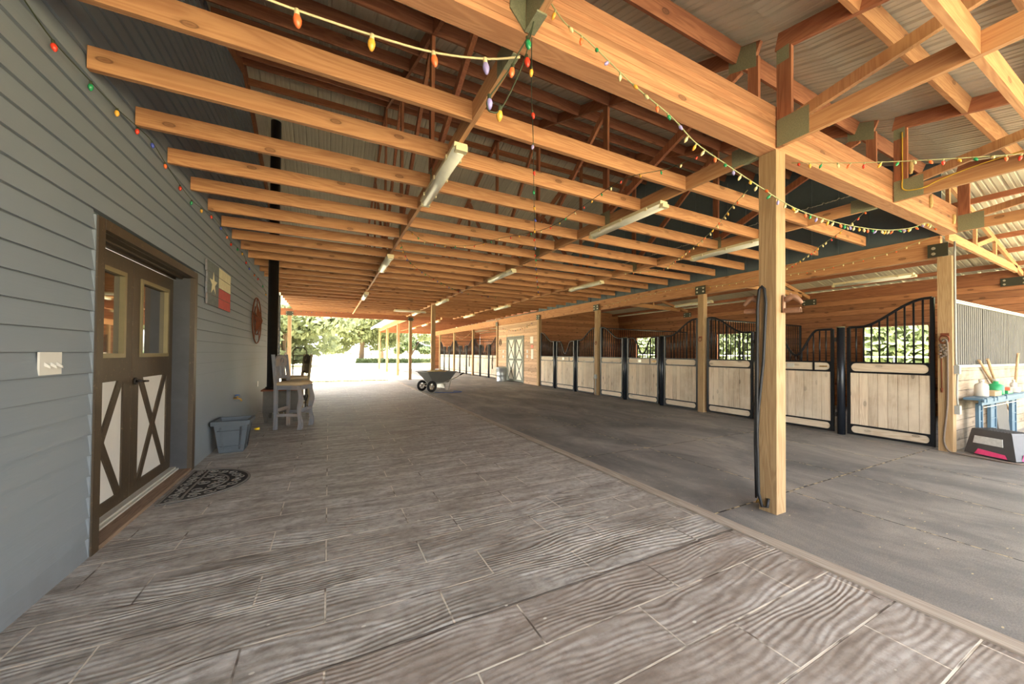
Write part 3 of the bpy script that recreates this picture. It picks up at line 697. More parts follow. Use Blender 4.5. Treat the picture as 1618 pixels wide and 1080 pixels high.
# ------------------------------------------------------------------ tube light fixtures on the chords
def light(x, y, lb, L=1.26, rz_=0):
    t = thing('ceiling_light', lb, 'light fixture', (x, y, CZ-.002), 'vapour tight tube lights', rz_, local=True)
    prof = lambda w_, z0, z1: [(-w_, -L/2, z0), (w_, -L/2, z0), (w_, L/2, z0), (-w_, L/2, z0), (-w_*.9, -L/2, z1), (w_*.9, -L/2, z1), (w_*.9, L/2, z1), (-w_*.9, L/2, z1)]
    MB().hexa(prof(.062, -.04, -.001)).bevel(.008).build('housing', 'cream', t)
    mb = MB(); ring = []
    for yy in (-L/2+.02, L/2-.02):
        ring.append([mb.b.verts.new((math.cos(a)*.056, yy, -.04-math.sin(a)*.05)) for a in [PI*k/8 for k in range(9)]])
    for k in range(8): mb.b.faces.new((ring[0][k], ring[0][k+1], ring[1][k+1], ring[1][k])).smooth = True
    for r_ in ring: mb.b.faces.new(r_)
    mb.build('diffuser', 'lens', t)
    for s_ in (-1, 1): MB().box(-.05, .05, s_*L/2-.028, s_*L/2+.028, -.082, -.042).bevel(.012).build('end_cap', 'cream', t)
    for s_ in (-1, 1):
        for yy in (-.42, 0, .42): MB().box(s_*.060, s_*.072, yy-.015, yy+.015, -.055, -.02).build('clip', 'cream', t)
    return t
lrow = {0: [(3.53, 'nearest'), (7.42, 'second'), (12.0, 'third')], 1: [(3.55, 'nearest'), (7.35, 'second'), (12.1, 'third'), (16.2, 'fourth')], 2: [(3.7, 'nearest'), (7.4, 'second'), (12.4, 'third'), (16.0, 'fourth')]}
for i, x in enumerate(CH):
    for y, w_ in lrow[i]:
        light(x+.019, y, f'long tube light under the {names[i]} truss line, {w_} to the camera')
for y, w_ in ((19.9, 'nearest'), (22.6, 'second'), (26.0, 'third')):
    light(5.31, y, f'small looking tube light of the far roof section, {w_} to the camera')
light(3.0, 15.35, 'tube light mounted crosswise in front of the far posts', 1.26, PI/2)

# ------------------------------------------------------------------ stall fronts
def hgt(kind, f):         # height of the top rail along one element, f = 0..1
    if kind in ('near', 'far'):       # high at the post, low at the pole
        g = f if kind == 'near' else 1-f
        u = min(max((g-.06)/.80, 0), 1); s_ = u*u*(3-2*u)
        return 2.225-.385*s_
    u = abs(f-.5)*2
    if u > .62: return 1.825
    v = u/.62; return 1.36+.465*(v*v*(3-2*v))
FX = 7.95
def front(y0, y1, kind, lb, grp):
    t = thing('stall_gate' if kind == 'door' else 'stall_grille', lb, 'stall door' if kind == 'door' else 'stall front', (FX, (y0+y1)/2, 0), grp)
    c = .042; x0, x1 = FX-.022, FX+.022
    mb = MB()
    zl, zr = hgt(kind, 0), hgt(kind, 1)
    mb.box(x0, x1, y0, y0+c, .03, zl).box(x0, x1, y1-c, y1, .03, zr)
    for a, b in ((.03, .062), (.178, .205), (1.07, 1.098), (1.232, 1.258)): mb.box(x0, x1, y0+c, y1-c, a, b)
    for zb0, zb1 in ((.062, .178), (1.098, 1.232)):      # corner blocks that round the slots
        for e, sg in ((y0+c, 1), (y1-c, -1)):
            h = (zb1-zb0)/2; pts = [(x0+.004, e, zb0), (x0+.004, e+sg*h*1.1, zb0)]
            for a in range(1, 8):
                an = PI*a/8; pts.append((x0+.004, e+sg*(h*1.1-math.sin(an)*h*.9), zb0+h-math.cos(an)*h))
            pts += [(x0+.004, e+sg*h*1.1, zb1), (x0+.004, e, zb1)]
            mb.prism(pts, (.034, 0, 0))
    if kind == 'door': mb.box(x0, x1, y0+.28, y0+.31, 1.098, 1.232)
    mb.build('steel_frame', 'black', t)
    n = 28
    MB().tube([(FX, y0+c/2+(y1-y0-c)*i/n, hgt(kind, i/n)-.002) for i in range(n+1)], .021, 8).build('curved_top_rail', 'black', t)
    nb = max(8, round((y1-y0)/.098)); 
    for i in range(1, nb):
        f = i/nb; yy = y0+c/2+(y1-y0-c)*f; hh = hgt(kind, f)-.01
        if hh-1.258 > .03: MB().cyl((FX, yy, 1.255), (FX, yy, hh), .0125, n=8).build('upright_bar', 'black', t)
    mb = MB(); nbd = 8; step = (y1-y0-2*c)/nbd
    for i in range(nbd): mb.box(FX-.012, FX+.014, y0+c+i*step+.003, y0+c+(i+1)*step-.003, .206, 1.069)
    mb.box(FX-.004, FX+.010, y0+c, y1-c, .206, 1.069)
    mb.build('plank_infill', 'board_z', t)
    MB().box(FX-.010, FX+.012, y0+c, y1-c, 1.099, 1.231).build('upper_slot_board', 'board_y', t)
    MB().box(FX-.010, FX+.012, y0+c, y1-c, .063, .177).build('lower_slot_board', 'board_y', t)
    if kind == 'door':
        lab(MB().box(x0-.006, x0, y0+.60, y0+.72, 1.13, 1.21).build('name_plate', 'aluminium', t), 'small metal plate')
        lab(MB().box(x0-.012, x0, y0+.09, y0+.2, 1.155, 1.175).cyl((x0-.012, y0+.14, 1.165), (x0-.03, y0+.14, 1.165), .012).build('latch', 'brass', t), 'brass coloured latch')
    return t
def pole(y, lb):
    t = thing('stall_pole', lb, 'pole', (FX, y, 0), 'round stall poles')
    MB().cyl((FX, y, 0), (FX, y, 1.845), .055, n=20).build('pole_shaft', 'blackpole', t)
    lab(MB().cyl((FX, y, 1.845), (FX, y, 1.86), .058, n=20).build('pole_cap', 'galv', t), 'pale cap')
    for z in (.3, 1.6): MB().box(FX-.05, FX+.03, y+.05, y+.075, z, z+.07).build('hinge', 'iron', t)
bases = [(1.955, 3.60, 'first stall from the camera'), (5.78, 3.52, 'second stall from the camera'), (9.56, 3.50, 'third stall from the camera'),
         (17.52, 3.40, 'first stall beyond the tack room'), (21.15, 3.50, 'second stall beyond the tack room'), (24.9, 3.44, 'third stall beyond the tack room')]
for (y0, Ls, nm) in bases:
    q = Ls/3.52
    front(y0, y0+.985*q, 'near', f'curved black barred panel with pale planks, near side of {nm}', 'fixed stall panels')
    pole(y0+1.07*q, f'black round pole, near side of the door of {nm}')
    front(y0+1.165*q, y0+2.31*q, 'door', f'dipped black stall door with pale planks, {nm}', 'stall doors')
    pole(y0+2.41*q, f'black round pole, far side of the door of {nm}')
    front(y0+2.50*q, y0+3.51*q, 'far', f'curved black barred panel with pale planks, far side of {nm}', 'fixed stall panels')

# stall interiors: partitions, back wall with openings
XB = 12.4
for yp, nm in ((5.67, 'first and second stalls'), (9.45, 'second and third stalls'), (21.04, 'first and second far stalls'), (24.8, 'second and third far stalls')):
    t = thing('stall_partition', f'partition of boards and black bars between the {nm}', 'partition', (10.2, yp, 0), 'stall partitions')
    mb = MB()
    for i in range(8): mb.box(8.04, XB-.06, yp-.02, yp+.02, .02+i*.145, .02+i*.145+.143)
    mb.build('board_panel', 'board_x', t)
    MB().box(8.04, XB-.06, yp-.022, yp+.022, 1.18, 1.22).box(8.04, XB-.06, yp-.022, yp+.022, 2.20, 2.235).box(8.04, 8.08, yp-.022, yp+.022, 1.22, 2.2).box(XB-.1, XB-.06, yp-.022, yp+.022, 1.22, 2.2).build('steel_frame', 'black', t)
    for i in range(1, 43): MB().cyl((8.06+i*.098, yp, 1.22), (8.06+i*.098, yp, 2.2), .010, n=6).build('upright_bar', 'black', t)
wins = [(3.12, 4.31), (7.08, 8.27), (10.95, 12.1), (19.0, 20.1), (22.7, 23.9), (26.4, 27.5)]
mb = MB(); nrow = 21
for i in range(nrow):
    z0, z1 = i*.1435, i*.1435+.1385
    if z1 < 1.14 or z0 > 2.13: mb.box(XB, XB+.04, 1.80, 31.1, z0, z1)
    else:
        e = 1.80
        for a, b in wins+[(31.1, 31.1)]:
            mb.box(XB, XB+.04, e, a, z0, z1); e = b
e = 1.80
for a, b in wins+[(31.1, 31.1)]:
    mb.box(XB+.008, XB+.03, e, a, 0, 3.0); e = b
    if b > a: mb.box(XB+.008, XB+.03, a, b, 0, 1.14); mb.box(XB+.008, XB+.03, a, b, 2.13, 3.0)
struct(mb, 'wall_back', 'wall_y', label='stained board wall at the back of the stalls')
for i, (a, b) in enumerate(wins):
    mb = MB(); t_ = .05
    mb.box(XB-.02, XB+.06, a-.03, a+.02, 1.12, 2.14).box(XB-.02, XB+.06, b-.02, b+.03, 1.12, 2.14).box(XB-.02, XB+.06, a+.02, b-.02, 1.12, 1.17).box(XB-.02, XB+.06, a+.02, b-.02, 2.09, 2.14)
    struct(mb, f'window_{i+1}', 'stain_z', label='open stall window looking out to the hedge')
tag(MB().box(XB-.06, XB-.005, 1.82, 31.0, 2.86, 3.135).build('header_board', 'stain_y', None, (XB-.03, 16, 2.86)), 'dark stained header board along the top of the stall back wall', 'board')
for y, nm in ((1.5, 'first'), (5.45, 'second'), (9.43, 'third')):
    t = thing('beam_bracket', f'dark bolted bracket on the header board of the stall back wall, {nm} from the camera', 'bracket', (XB-.07, y, 2.8), 'back wall brackets')
    if y < 2: y = 1.95
    MB().box(XB-.07, XB-.062, y-.17, y+.17, 2.80, 2.97).build('steel_plate', 'oliveplate', t)
    for yy in (-.12, .12):
        for zz in (2.84, 2.92): MB().cyl((XB-.07, y+yy, zz), (XB-.082, y+yy, zz), .02, n=6).build('bolt_head', 'bolt', t)
struct(MB().box(XB+.07, XB+.10, 1.8, 31.1, 2.95, 3.12), 'trim_light_block', 'stain_y', label='unseen board added behind the stalls to block light at the eave')  # unseen board added outside the back wall to cut light entering under the eave
# horizontal board wall helper facing -Y (boards along X)
def hwall_x(name, x0, x1, y, z1, m, lb, th=.04):
    mb = MB(); i = 0
    while i*.1435 < z1-.02:
        mb.box(x0, x1, y, y+th, i*.1435, min(z1, i*.1435+.1385)); i += 1
    mb.box(x0, x1, y+.008, y+th-.005, 0, z1-.01)
    return struct(mb, name, m, label=lb)
hwall_x('wall_tack_room_near', 8.03, XB, 13.20, 3.3, 'wall_x', 'stained board side wall of the tack room facing the stalls')
hwall_x('wall_far_end', 8.0, XB, 31.12, 3.6, 'wall_x', 'board end wall of the far stalls')
hwall_x('wall_tack_room_far', 8.03, XB, 17.36, 3.1, 'wall_x', 'far side wall of the tack room')
mb = MB(); DY0, DY1 = 14.50, 16.30
i = 0
while i*.1435 < 3.1:
    z0, z1 = i*.1435, min(i*.1435+.1385, 3.1); i += 1
    for a, b in (((13.26, DY0), (DY1, 17.32)) if z0 < 2.18 else ((13.26, 17.32),)):
        mb.box(7.935, 7.975, a, b, z0, min(z1, 2.79))
    if z0 > 2.7: break
mb.box(7.945, 7.97, 13.26, DY0, 0, 2.79).box(7.945, 7.97, DY1, 17.32, 0, 2.79).box(7.945, 7.97, DY0, DY1, 2.18, 2.79)
struct(mb, 'wall_tack_room', 'pale_y', label='pale board front wall of the tack room')
# wash bay wall
hwall_x('wall_wash_bay', 8.04, XB+.2, 1.80, 1.20, 'pale_x', 'pale board lower wall of the wash bay')
mb = MB()
for i, (a, b) in enumerate(((8.04, 9.42), (9.44, 10.9), (10.92, 12.38))):
    struct(MB().box(a, b, 1.80, 1.815, 1.235, 2.13), 'wall_wash_bay_backing', 'matblack')
    x = a+.012
    while x < b-.02: mb.box(x, x+.055, 1.796, 1.7995, 1.24, 2.125); x += .098
struct(mb, 'wall_wash_bay_panel', 'rubberpanel', label='dark ribbed rubber panels on the wash bay wall')
struct(MB().box(8.03, 12.4, 1.775, 1.83, 2.13, 2.155).box(8.03, 12.4, 1.775, 1.80, 2.165, 2.18), 'trim_6', 'aluminium', label='pale metal trim on top of the ribbed panels')
struct(MB().box(8.12, 12.4, 1.77, 1.80, 1.195, 1.235), 'trim_7', 'greywhite', label='grey ledge under the ribbed panels')

# cross-buck tack room door
d = bpy.data.objects.new('door_2', None); COL.objects.link(d); d.location = (7.95, 15.4, 0); d['kind'] = 'structure'; d['o'] = (7.95, 15.4, 0.)
d['label'] = 'grey and cream double cross-buck door of the tack room'
MB().box(7.915, 7.955, DY0, DY0+.07, 0, 2.18).box(7.915, 7.955, DY1-.07, DY1, 0, 2.18).box(7.915, 7.955, DY0+.07, DY1-.07, 2.11, 2.18).build('door_casing', 'doorgrey', d)
for li in range(2):
    a = DY0+.075+li*(DY1-DY0-.15)/2; b = a+(DY1-DY0-.15)/2-.008
    L = bpy.data.objects.new('door_leaf', None); COL.objects.link(L); L.parent = d; L['o'] = d['o']
    mb = MB(); c = .09; zs = [.03, 1.04, 2.10]
    mb.box(7.925, 7.95, a, a+c, .03, 2.1).box(7.925, 7.95, b-c, b, .03, 2.1)
    for z in (.03, 1.02, 2.01): mb.box(7.925, 7.95, a+c, b-c, z, z+c)
    for z0, z1 in ((.12, 1.02), (1.11, 2.01)):
        for ya, yb in ((a+c, b-c), (b-c, a+c)):
            sg = 1 if yb > ya else -1; mb.prism([(7.93, ya, z0), (7.93, ya+sg*.05, z0), (7.93, yb, z1), (7.93, yb-sg*.05, z1)], (.018+.001*sg, 0, 0))
    mb.build('leaf_frame', 'doorgrey', d).parent = L
    MB().box(7.949, 7.96, a+c, b-c, .12, 2.01).build('leaf_panel', 'doorwhite', d).parent = L
lab(MB().box(7.90, 7.925, 15.37, 15.39, 1.02, 1.10).box(7.895, 7.905, 15.28, 15.38, 1.05, 1.065).build('door_handle', 'iron', d), 'dark handle')

# ------------------------------------------------------------------ lean-to roof over the stalls and the wash bay
ZL = lambda x: 4.12-.2182*(x-8.0)
for y, nm in ((1.86, 'nearest'), (5.45, 'second'), (9.43, 'third'), (20.8, 'fourth'), (24.6, 'farthest')):
    t = thing('lean_to_truss', f'low sloping truss over the stalls, {nm} to the camera', 'truss', (10, y, 3.1), 'lean-to trusses over the stalls')
    MB().bar((8.09, y, 3.13), (11.9, y, 3.06), .038, .13).build('bottom_chord', 'pine_x', t)
    MB().bar((8.09, y, ZL(8.09)-.158), (12.33, y, ZL(12.33)-.158), .038, .09).build('top_chord', 'pine_x', t)
    for a, b in (((8.15, 3.2), (8.15, 3.9)), ((9.4, 3.18), (9.4, 3.62)), ((10.5, 3.15), (10.5, 3.37)), ((8.2, 3.2), (9.36, 3.66)), ((9.45, 3.18), (10.45, 3.45))):
        MB().bar((a[0], y, a[1]), (b[0], y, b[1]), .037, .07).build('web', 'pine_x', t)
for i, x in enumerate((8.35, 9.1, 9.85, 10.6, 11.3, 12.0)):
    z = ZL(x)-.103
    tag(MB().bar((x, -2, z+.045), (x, 31, z+.045), .038, .085).build('lean_to_purlin', 'web_y', None, (x, 1.8, z)), f'dark stained purlin of the lean-to roof, {ORD[i]} out from the stall beam', 'purlin', 'lean-to purlins')
struct(ribbed(-2.2, 31.3, [(8.0, 4.12), (13.1, ZL(13.1))], along='Y'), 'ceiling_lean_to', 'roof', label='ribbed metal sheets of the lean-to roof over the stalls')
light(10.2, 3.4, 'tube light hanging in the first stall seen under the stall beam', 1.26, 0).location.z = 2.99
light(10.2, 7.6, 'tube light hanging in the second stall seen under the stall beam', 1.26, 0).location.z = 2.99

for lb, x, z, h in (('tall mud nest on the laminated beam near the stall corner post', 6.95, 3.28, .17), ('short mud nest on the laminated beam next to the rightmost near truss', 7.82, 3.22, .13), ('crusty mud nest on the upright of the third near truss', 5.86, 3.42, .15)):
    rr = random.Random(int(x*100)); y_ = 1.737 if z < 3.4 else 1.615
    mb = MB(); mb.tube([(x+rr.uniform(-.008, .008), y_-.004, z+h*k/7) for k in range(8)], [.008+.012*math.sin(PI*(k+.6)/8.2)+rr.uniform(0, .004) for k in range(8)], 7)
    tag(mb.build('mud_nest', 'straw', None, (x, y_, z)), lb, 'nest', 'mud nests')
M['yellowcable'] = plain('yellow_cable_sheath', S(214, 178, 60), .5)
tag(MB().tube(catm([(5.792, 1.66, 3.9), (5.790, 1.66, 3.4), (5.788, 1.65, 3.24), (5.786, 1.5, 3.20), (5.788, 1.36, 3.24), (5.79, 1.0, 3.285), (5.79, .3, 3.285)], 5), .006, 6).build('power_cable', 'yellowcable', None, (5.79, 1.6, 3.2)), 'yellow cable stapled down the third near truss', 'cable')
# ------------------------------------------------------------------ string lights
random.seed(3)
bulb_mesh = {}
def bulb_me(col, size, cordm):
    key = (col, round(size, 4), cordm)
    if key in bulb_mesh: return bulb_mesh[key]
    mb = MB(); s_ = size
    mb.lathe((0, 0, 0), [(.001, -s_), (.11*s_, -.93*s_), (.21*s_, -.72*s_), (.24*s_, -.52*s_), (.17*s_, -.30*s_), (.12*s_, -.25*s_)], 8)
    nf = len(mb.b.faces)
    mb.lathe((0, 0, 0), [(.13*s_, -.32*s_), (.15*s_, -.28*s_), (.13*s_, .05*s_), (.06*s_, .08*s_)], 8)
    mb.b.faces.ensure_lookup_table()
    for i in range(nf, len(mb.b.faces)): mb.b.faces[i].material_index = 1
    me = bpy.data.meshes.new('bulb'); bmesh.ops.recalc_face_normals(mb.b, faces=mb.b.faces); mb.b.to_mesh(me); mb.b.free()
    me.materials.append(M['b_'+col]); me.materials.append(M[cordm]); bulb_mesh[key] = me; return me
SEQ = ['red', 'green', 'amber', 'blue', 'orange']
def string(pts, label, size, gap, cord='greencord', cols=SEQ, at=None, r=.0032, tilt=.5, stray=0, grp='string lights'):
    loc = Vector(pts[0]); t = thing('string_light', label, 'string light', tuple(loc), grp)
    P = catm(pts); MB().tube(P, r, 5).build('cord', cord, t)
    if at is None:
        tot = 0; nxt = gap*.5; at = []
        for a, b in zip(P, P[1:]):
            l_ = (b-a).length
            while nxt <= tot+l_: at.append(a+(b-a)*((nxt-tot)/l_)); nxt += gap*random.uniform(.85, 1.15)
            tot += l_
    for i, p in enumerate(at[:100]):
        c = cols[i % len(cols)]
        o = bpy.data.objects.new('bulb', bulb_me(c, size, cord)); COL.objects.link(o); o.parent = t
        o.location = Vector(p)-loc; o.rotation_euler = (random.uniform(-tilt, tilt), random.uniform(-tilt, tilt), random.uniform(0, 6))
        o['label'] = f'{c} bulb' if c not in ('clear', 'violet') else ('clear bulb' if c == 'clear' else 'pale violet bulb')
    return t
string([(-.32, 2.02, 3.0), (-.16, 2.02, 3.0), (.18, 2.0, 3.0), (.49, 1.96, 3.0), (.76, 1.87, 3.0), (.93, 1.77, 3.0)], 'aged white cord with big faded bulbs under the nearest joists', .085, .2, 'whitecord',
       ['orange', 'amber', 'orange', 'violet'], [(-.16, 2.02, 3.0), (.18, 2.0, 3.0), (.49, 1.96, 3.0), (.76, 1.87, 3.0)], .006, .15)
string([(.955, 1.66, 3.125), (.93, 1.66, 3.05), (.85, 1.66, 2.89), (.81, 1.66, 2.81), (.7, 1.66, 2.63), (.69, 1.66, 2.58), (.71, 1.66, 2.56), (.77, 1.66, 2.6), (.89, 1.66, 2.87), (.955, 1.66, 3.125)], 'drooping loop of cord with big bulbs below the near truss hanger', .07, .15, 'greencord',
       ['green', 'orange', 'violet', 'amber', 'red'], [(.915, 1.66, 3.02), (.83, 1.66, 2.84), (.70, 1.66, 2.64), (.76, 1.66, 2.6), (.91, 1.66, 2.92)], .004, .2)
string([(.97, 1.71, 3.08), (1.17, 2.06, 3.06), (1.39, 2.42, 3.06), (1.84, 3.18, 3.06), (2.39, 4.1, 3.06), (3.38, 5.75, 3.06), (5.45, 9.1, 3.06)], 'long cord of coloured bulbs crossing diagonally under the joists', .055, .38, 'greencord', ['amber', 'red', 'violet', 'red', 'green', 'amber', 'blue'], tilt=.25)
string([(1.07, 1.69, 3.31), (1.18, 1.69, 3.23), (1.34, 1.68, 3.18), (1.67, 1.67, 3.04), (2.01, 1.66, 2.93), (2.26, 1.66, 2.82), (2.61, 1.66, 2.75), (3.01, 1.66, 2.68), (3.47, 1.66, 2.61), (4.0, 1.66, 2.6), (4.61, 1.66, 2.63), (5.34, 1.66, 2.71), (6.04, 1.66, 2.85), (6.53, 1.66, 2.99), (6.85, 1.66, 2.95)],
       'sagging pale cord of small bulbs draped along the laminated beam and past the big post', .048, .105, 'palecord', ['amber', 'clear', 'orange', 'green', 'violet', 'clear'], tilt=.7, r=.004)
string([(7.87, 3.84, 2.91), (7.87, 3.27, 2.91), (7.87, 2.45, 2.98), (7.87, 1.98, 3.1)], 'short string of little bulbs on the stall beam above the first stall', .04, .13, 'palecord', ['clear', 'clear', 'orange'], tilt=.2)
string([(7.87, 9.03, 2.9), (7.87, 7.81, 2.98), (7.87, 6.5, 3.03), (7.87, 5.61, 2.95), (7.87, 4.86, 2.92), (7.87, 4.4, 2.96)], 'long string of little bulbs on the stall beam above the second stall', .04, .16, 'palecord', ['clear', 'amber', 'clear'], tilt=.4)
string([(2.84, 1.98, 3.07), (2.78, 2.32, 3.07), (2.57, 2.54, 3.05), (2.56, 2.81, 3.07), (2.62, 3.43, 3.07), (2.61, 4.19, 3.05), (2.22, 4.82, 3.04), (1.94, 5.39, 3.04), (1.35, 5.52, 3.04), (.99, 5.2, 3.07)], 'string of little bulbs looping under the joists left of the middle truss', .04, .17, 'greencord', ['red', 'clear', 'green', 'amber'])
string([(1.0, 5.91, 3.07), (1.39, 7.05, 3.05), (2.21, 8.28, 3.04), (3.35, 9.74, 3.07), (4.7, 10.15, 3.07)], 'string of little bulbs under the joists running back from the left truss', .045, .24, 'greencord', ['green', 'amber', 'red', 'blue'])
string([(3.87, 2.25, 3.07), (4.12, 2.58, 3.05), (4.66, 3.18, 3.05), (5.21, 3.94, 3.05), (5.52, 4.44, 3.05), (5.9, 5.11, 3.05), (5.5, 5.72, 3.06)], 'string of little bulbs left of the big post reaching back to the right truss', .045, .16, 'palecord', ['clear', 'orange', 'clear', 'amber'])
string([(5.6, 1.89, 3.07), (5.96, 2.16, 3.06), (6.38, 2.53, 3.04), (6.72, 2.82, 3.04), (7.2, 3.2, 3.04), (7.64, 3.65, 3.02), (7.86, 3.95, 2.98)], 'string of little bulbs right of the big post climbing to the laminated beam', .045, .17, 'palecord', ['orange', 'red', 'clear', 'clear', 'amber'])
string([(3.56, 1.70, 3.02), (3.87, 1.2, 2.87), (4.46, .6, 2.80), (4.9, .2, 2.82)], 'string of tilted bulbs running from the big post towards the camera on the right', .045, .09, 'palecord', ['red', 'amber', 'green', 'clear', 'orange'], tilt=.6)
string([(7.88, 16.7, 2.61), (7.88, 15.49, 2.46), (7.88, 14.3, 2.53), (7.88, 13.56, 2.74)], 'swag of coloured bulbs above the tack room door', .05, .22, 'greencord')
string([(-1.44, 18.44, 3.18), (-.52, 18.44, 3.13), (.51, 18.44, 3.2)], 'string of coloured bulbs on the crosswise beam', .05, .2, 'greencord')
string([(7.876, 21.04, 2.7), (7.86, 22.9, 2.3), (7.876, 24.78, 2.7)], 'swag of bulbs between posts of the far stall row', .05, .3, 'whitecord', ['clear', 'red'])
wl = [(2.40, 3.12), (2.66, 3.07), (2.87, 3.03), (3.22, 3.04), (3.54, 3.06), (3.85, 3.10), (4.1, 3.12), (4.38, 3.07), (4.76, 3.02), (5.11, 3.0), (5.44, 3.03), (5.84, 3.09), (6.3, 3.09), (6.65, 3.06), (6.89, 3.02), (7.32, 3.05), (7.7, 3.07), (8.04, 2.99), (8.33, 2.94), (8.86, 2.92), (9.3, 2.92), (9.88, 2.86), (10.36, 2.74)]
string([(-1.36, a, b) for a, b in wl], 'green cord with bright coloured bulbs along the top of the siding wall', .058, .36, 'greencord', ['red', 'green', 'amber', 'red', 'blue', 'orange'],
       [(-1.36, a, b) for a, b in wl[2:]], .0035, .12)

# ------------------------------------------------------------------ things on the siding wall
t = thing('light_switch', 'white three gang toggle switch plate on the siding left of the door', 'switch', (XW, 2.955, 1.275))
MB().box(XW+.004, XW+.013, 2.865, 3.045, 1.212, 1.338).bevel(.004).build('cover_plate', 'white', t)
for y in (2.905, 2.955, 3.005):
    MB().hexa([(XW+.013, y-.005, 1.262), (XW+.036, y-.004, 1.248), (XW+.036, y+.004, 1.248), (XW+.013, y+.005, 1.262), (XW+.013, y-.005, 1.282), (XW+.034, y-.004, 1.262), (XW+.034, y+.004, 1.262), (XW+.013, y+.005, 1.282)]).build('toggle', 'white', t)
t = thing('wall_outlet', 'small white outlet low on the siding before the stove', 'outlet', (XW, 9.6, .64))
MB().box(XW+.004, XW+.014, 9.56, 9.64, .585, .70).bevel(.003).build('cover_plate', 'white', t)
t = thing('garden_tap', 'brass outdoor tap with blue handle low on the siding', 'tap', (XW, 7.37, .58))
MB().tube([(XW+.0, 7.37, .58), (XW+.06, 7.37, .58), (XW+.10, 7.37, .565), (XW+.115, 7.37, .53)], .014, 8).cyl((XW+.055, 7.37, .58), (XW+.055, 7.37, .625), .01).build('spout', 'brass', t)
lab(MB().lathe((XW+.055, 7.37, .622), [(.012, 0), (.036, .004), (.036, .014), (.012, .018)], 12).build('tap_handle', 'bluep', t), 'blue wheel handle')
# painted flag of boards
t = thing('wooden_flag', 'weathered plank wall flag painted with star, white and red fields', 'wall art', (XW, 6.3, 1.94))
fx = XW+.012; bnd = [1.94, 2.075, 2.215, 2.355, 2.495]
M['f_blue'] = plain('faded_blue_paint', S(96, 100, 98), .85, 0, .45, 18); M['f_white'] = plain('faded_cream_paint', S(206, 194, 156), .85, 0, .25, 14); M['f_red'] = plain('faded_red_paint', S(178, 74, 66), .85, 0, .3, 16)
offs = [(.02, 0), (0, .01), (.012, .05), (-.015, -.005)]
for i in range(4):
    z0, z1 = bnd[i]+.004, bnd[i+1]; a = 5.72+offs[i][0]; b = 6.90+offs[i][1]
    bd = MB().box(fx, fx+.018, a, b, z0, z1).build('flag_board', 'grey_wood_y', t)
    for nm, ya, yb, mm in (('star_field', a+.002, 6.24, 'f_blue'), ('stripe_field', 6.24, 6.9, 'f_white' if i > 1 else 'f_red')):
        q = MB().box(fx+.018, fx+.021, ya, yb, z0+.002, z1-.002).build(nm, mm, t); q.parent = bd; q.location = (0, 0, 0)
sc_ = Vector((fx+.0212, 5.98, 2.225)); st = []
for i in range(10):
    r_ = .155 if i % 2 == 0 else .058; a = PI/2+i*PI/5; st.append((sc_.x, sc_.y+math.cos(a)*r_*1.15, sc_.z+math.sin(a)*r_))
lab(MB().prism(st, (.003, 0, 0)).build('star', 'f_white', t), 'faded cream star')
# iron star in ring
cyy, czz = 9.24, 2.0
t = thing('iron_star', 'round rusty metal star ornament hung on the siding by the stove pipe', 'wall art', (XW, cyy, czz-.48))
ring = lambda r_, x: [(x, cyy+math.cos(a)*r_*1.08, czz+math.sin(a)*r_) for a in [2*PI*i/48 for i in range(48)]]
MB().tube(ring(.475, XW+.03), .012, 6, True).build('outer_ring', 'rust', t)
MB().tube(ring(.30, XW+.03), .010, 6, True).build('inner_ring', 'rust', t)
mb = MB(); pk = mb.b.verts.new((XW+.13, cyy, czz)); o10 = [mb.b.verts.new((XW+.03, cyy+math.cos(PI/2+i*PI/5)*(.36 if i % 2 == 0 else .145)*1.05, czz+math.sin(PI/2+i*PI/5)*(.36 if i % 2 == 0 else .145))) for i in range(10)]
for i in range(10): mb.b.faces.new((o10[i], o10[(i+1) % 10], pk))
mb.b.faces.new(o10[::-1]); mb.build('raised_star', 'rust', t)
mb = MB()
for i in range(5):
    a = PI/2+i*2*PI/5
    for da in (-.16, .16): mb.cyl((XW+.03, cyy+math.cos(a+da)*.30*1.08, czz+math.sin(a+da)*.30), (XW+.03, cyy+math.cos(a-da*.6)*.47*1.08, czz+math.sin(a-da*.6)*.47), .006, n=6)
mb.build('ring_braces', 'rust', t)

# planter, stove, stools, half round mat
t = thing('square_planter', 'empty slate grey square planter against the siding wall', 'planter', (-1.15, 6.15, 0))
mb = MB(); cx, cy_ = -1.145, 6.15; R0, R1, H = .135, .195, .43
def sq(r_, z): return [mb.b.verts.new((cx+sx*r_, cy_+sy*r_, z)) for sx, sy in ((-1, -1), (1, -1), (1, 1), (-1, 1))]
rings = [sq(R0-.01, 0), sq(R0, .015), sq(R1-.015, H-.06), sq(R1+.012, H-.055), sq(R1+.018, H), sq(R1-.02, H), sq(R1-.03, H-.05), sq(R0-.012, .03)]
for A, B in zip(rings, rings[1:]):
    for i in range(4): mb.b.faces.new((A[i], A[(i+1) % 4], B[(i+1) % 4], B[i]))
mb.b.faces.new(rings[0][::-1]); mb.b.faces.new(rings[-1]); mb.build('pot_body', 'planter', t)
mb = MB()
def facept(u, v, side):      # u -1..1, v 0..1 on the sloping face
    z = .03+v*(H-.1); r_ = R0+(R1-.015-R0)*(z/(H-.06)); return (cx+u*r_, cy_-r_-.002, z) if side == 0 else (cx+r_+.002, cy_+u*r_, z)
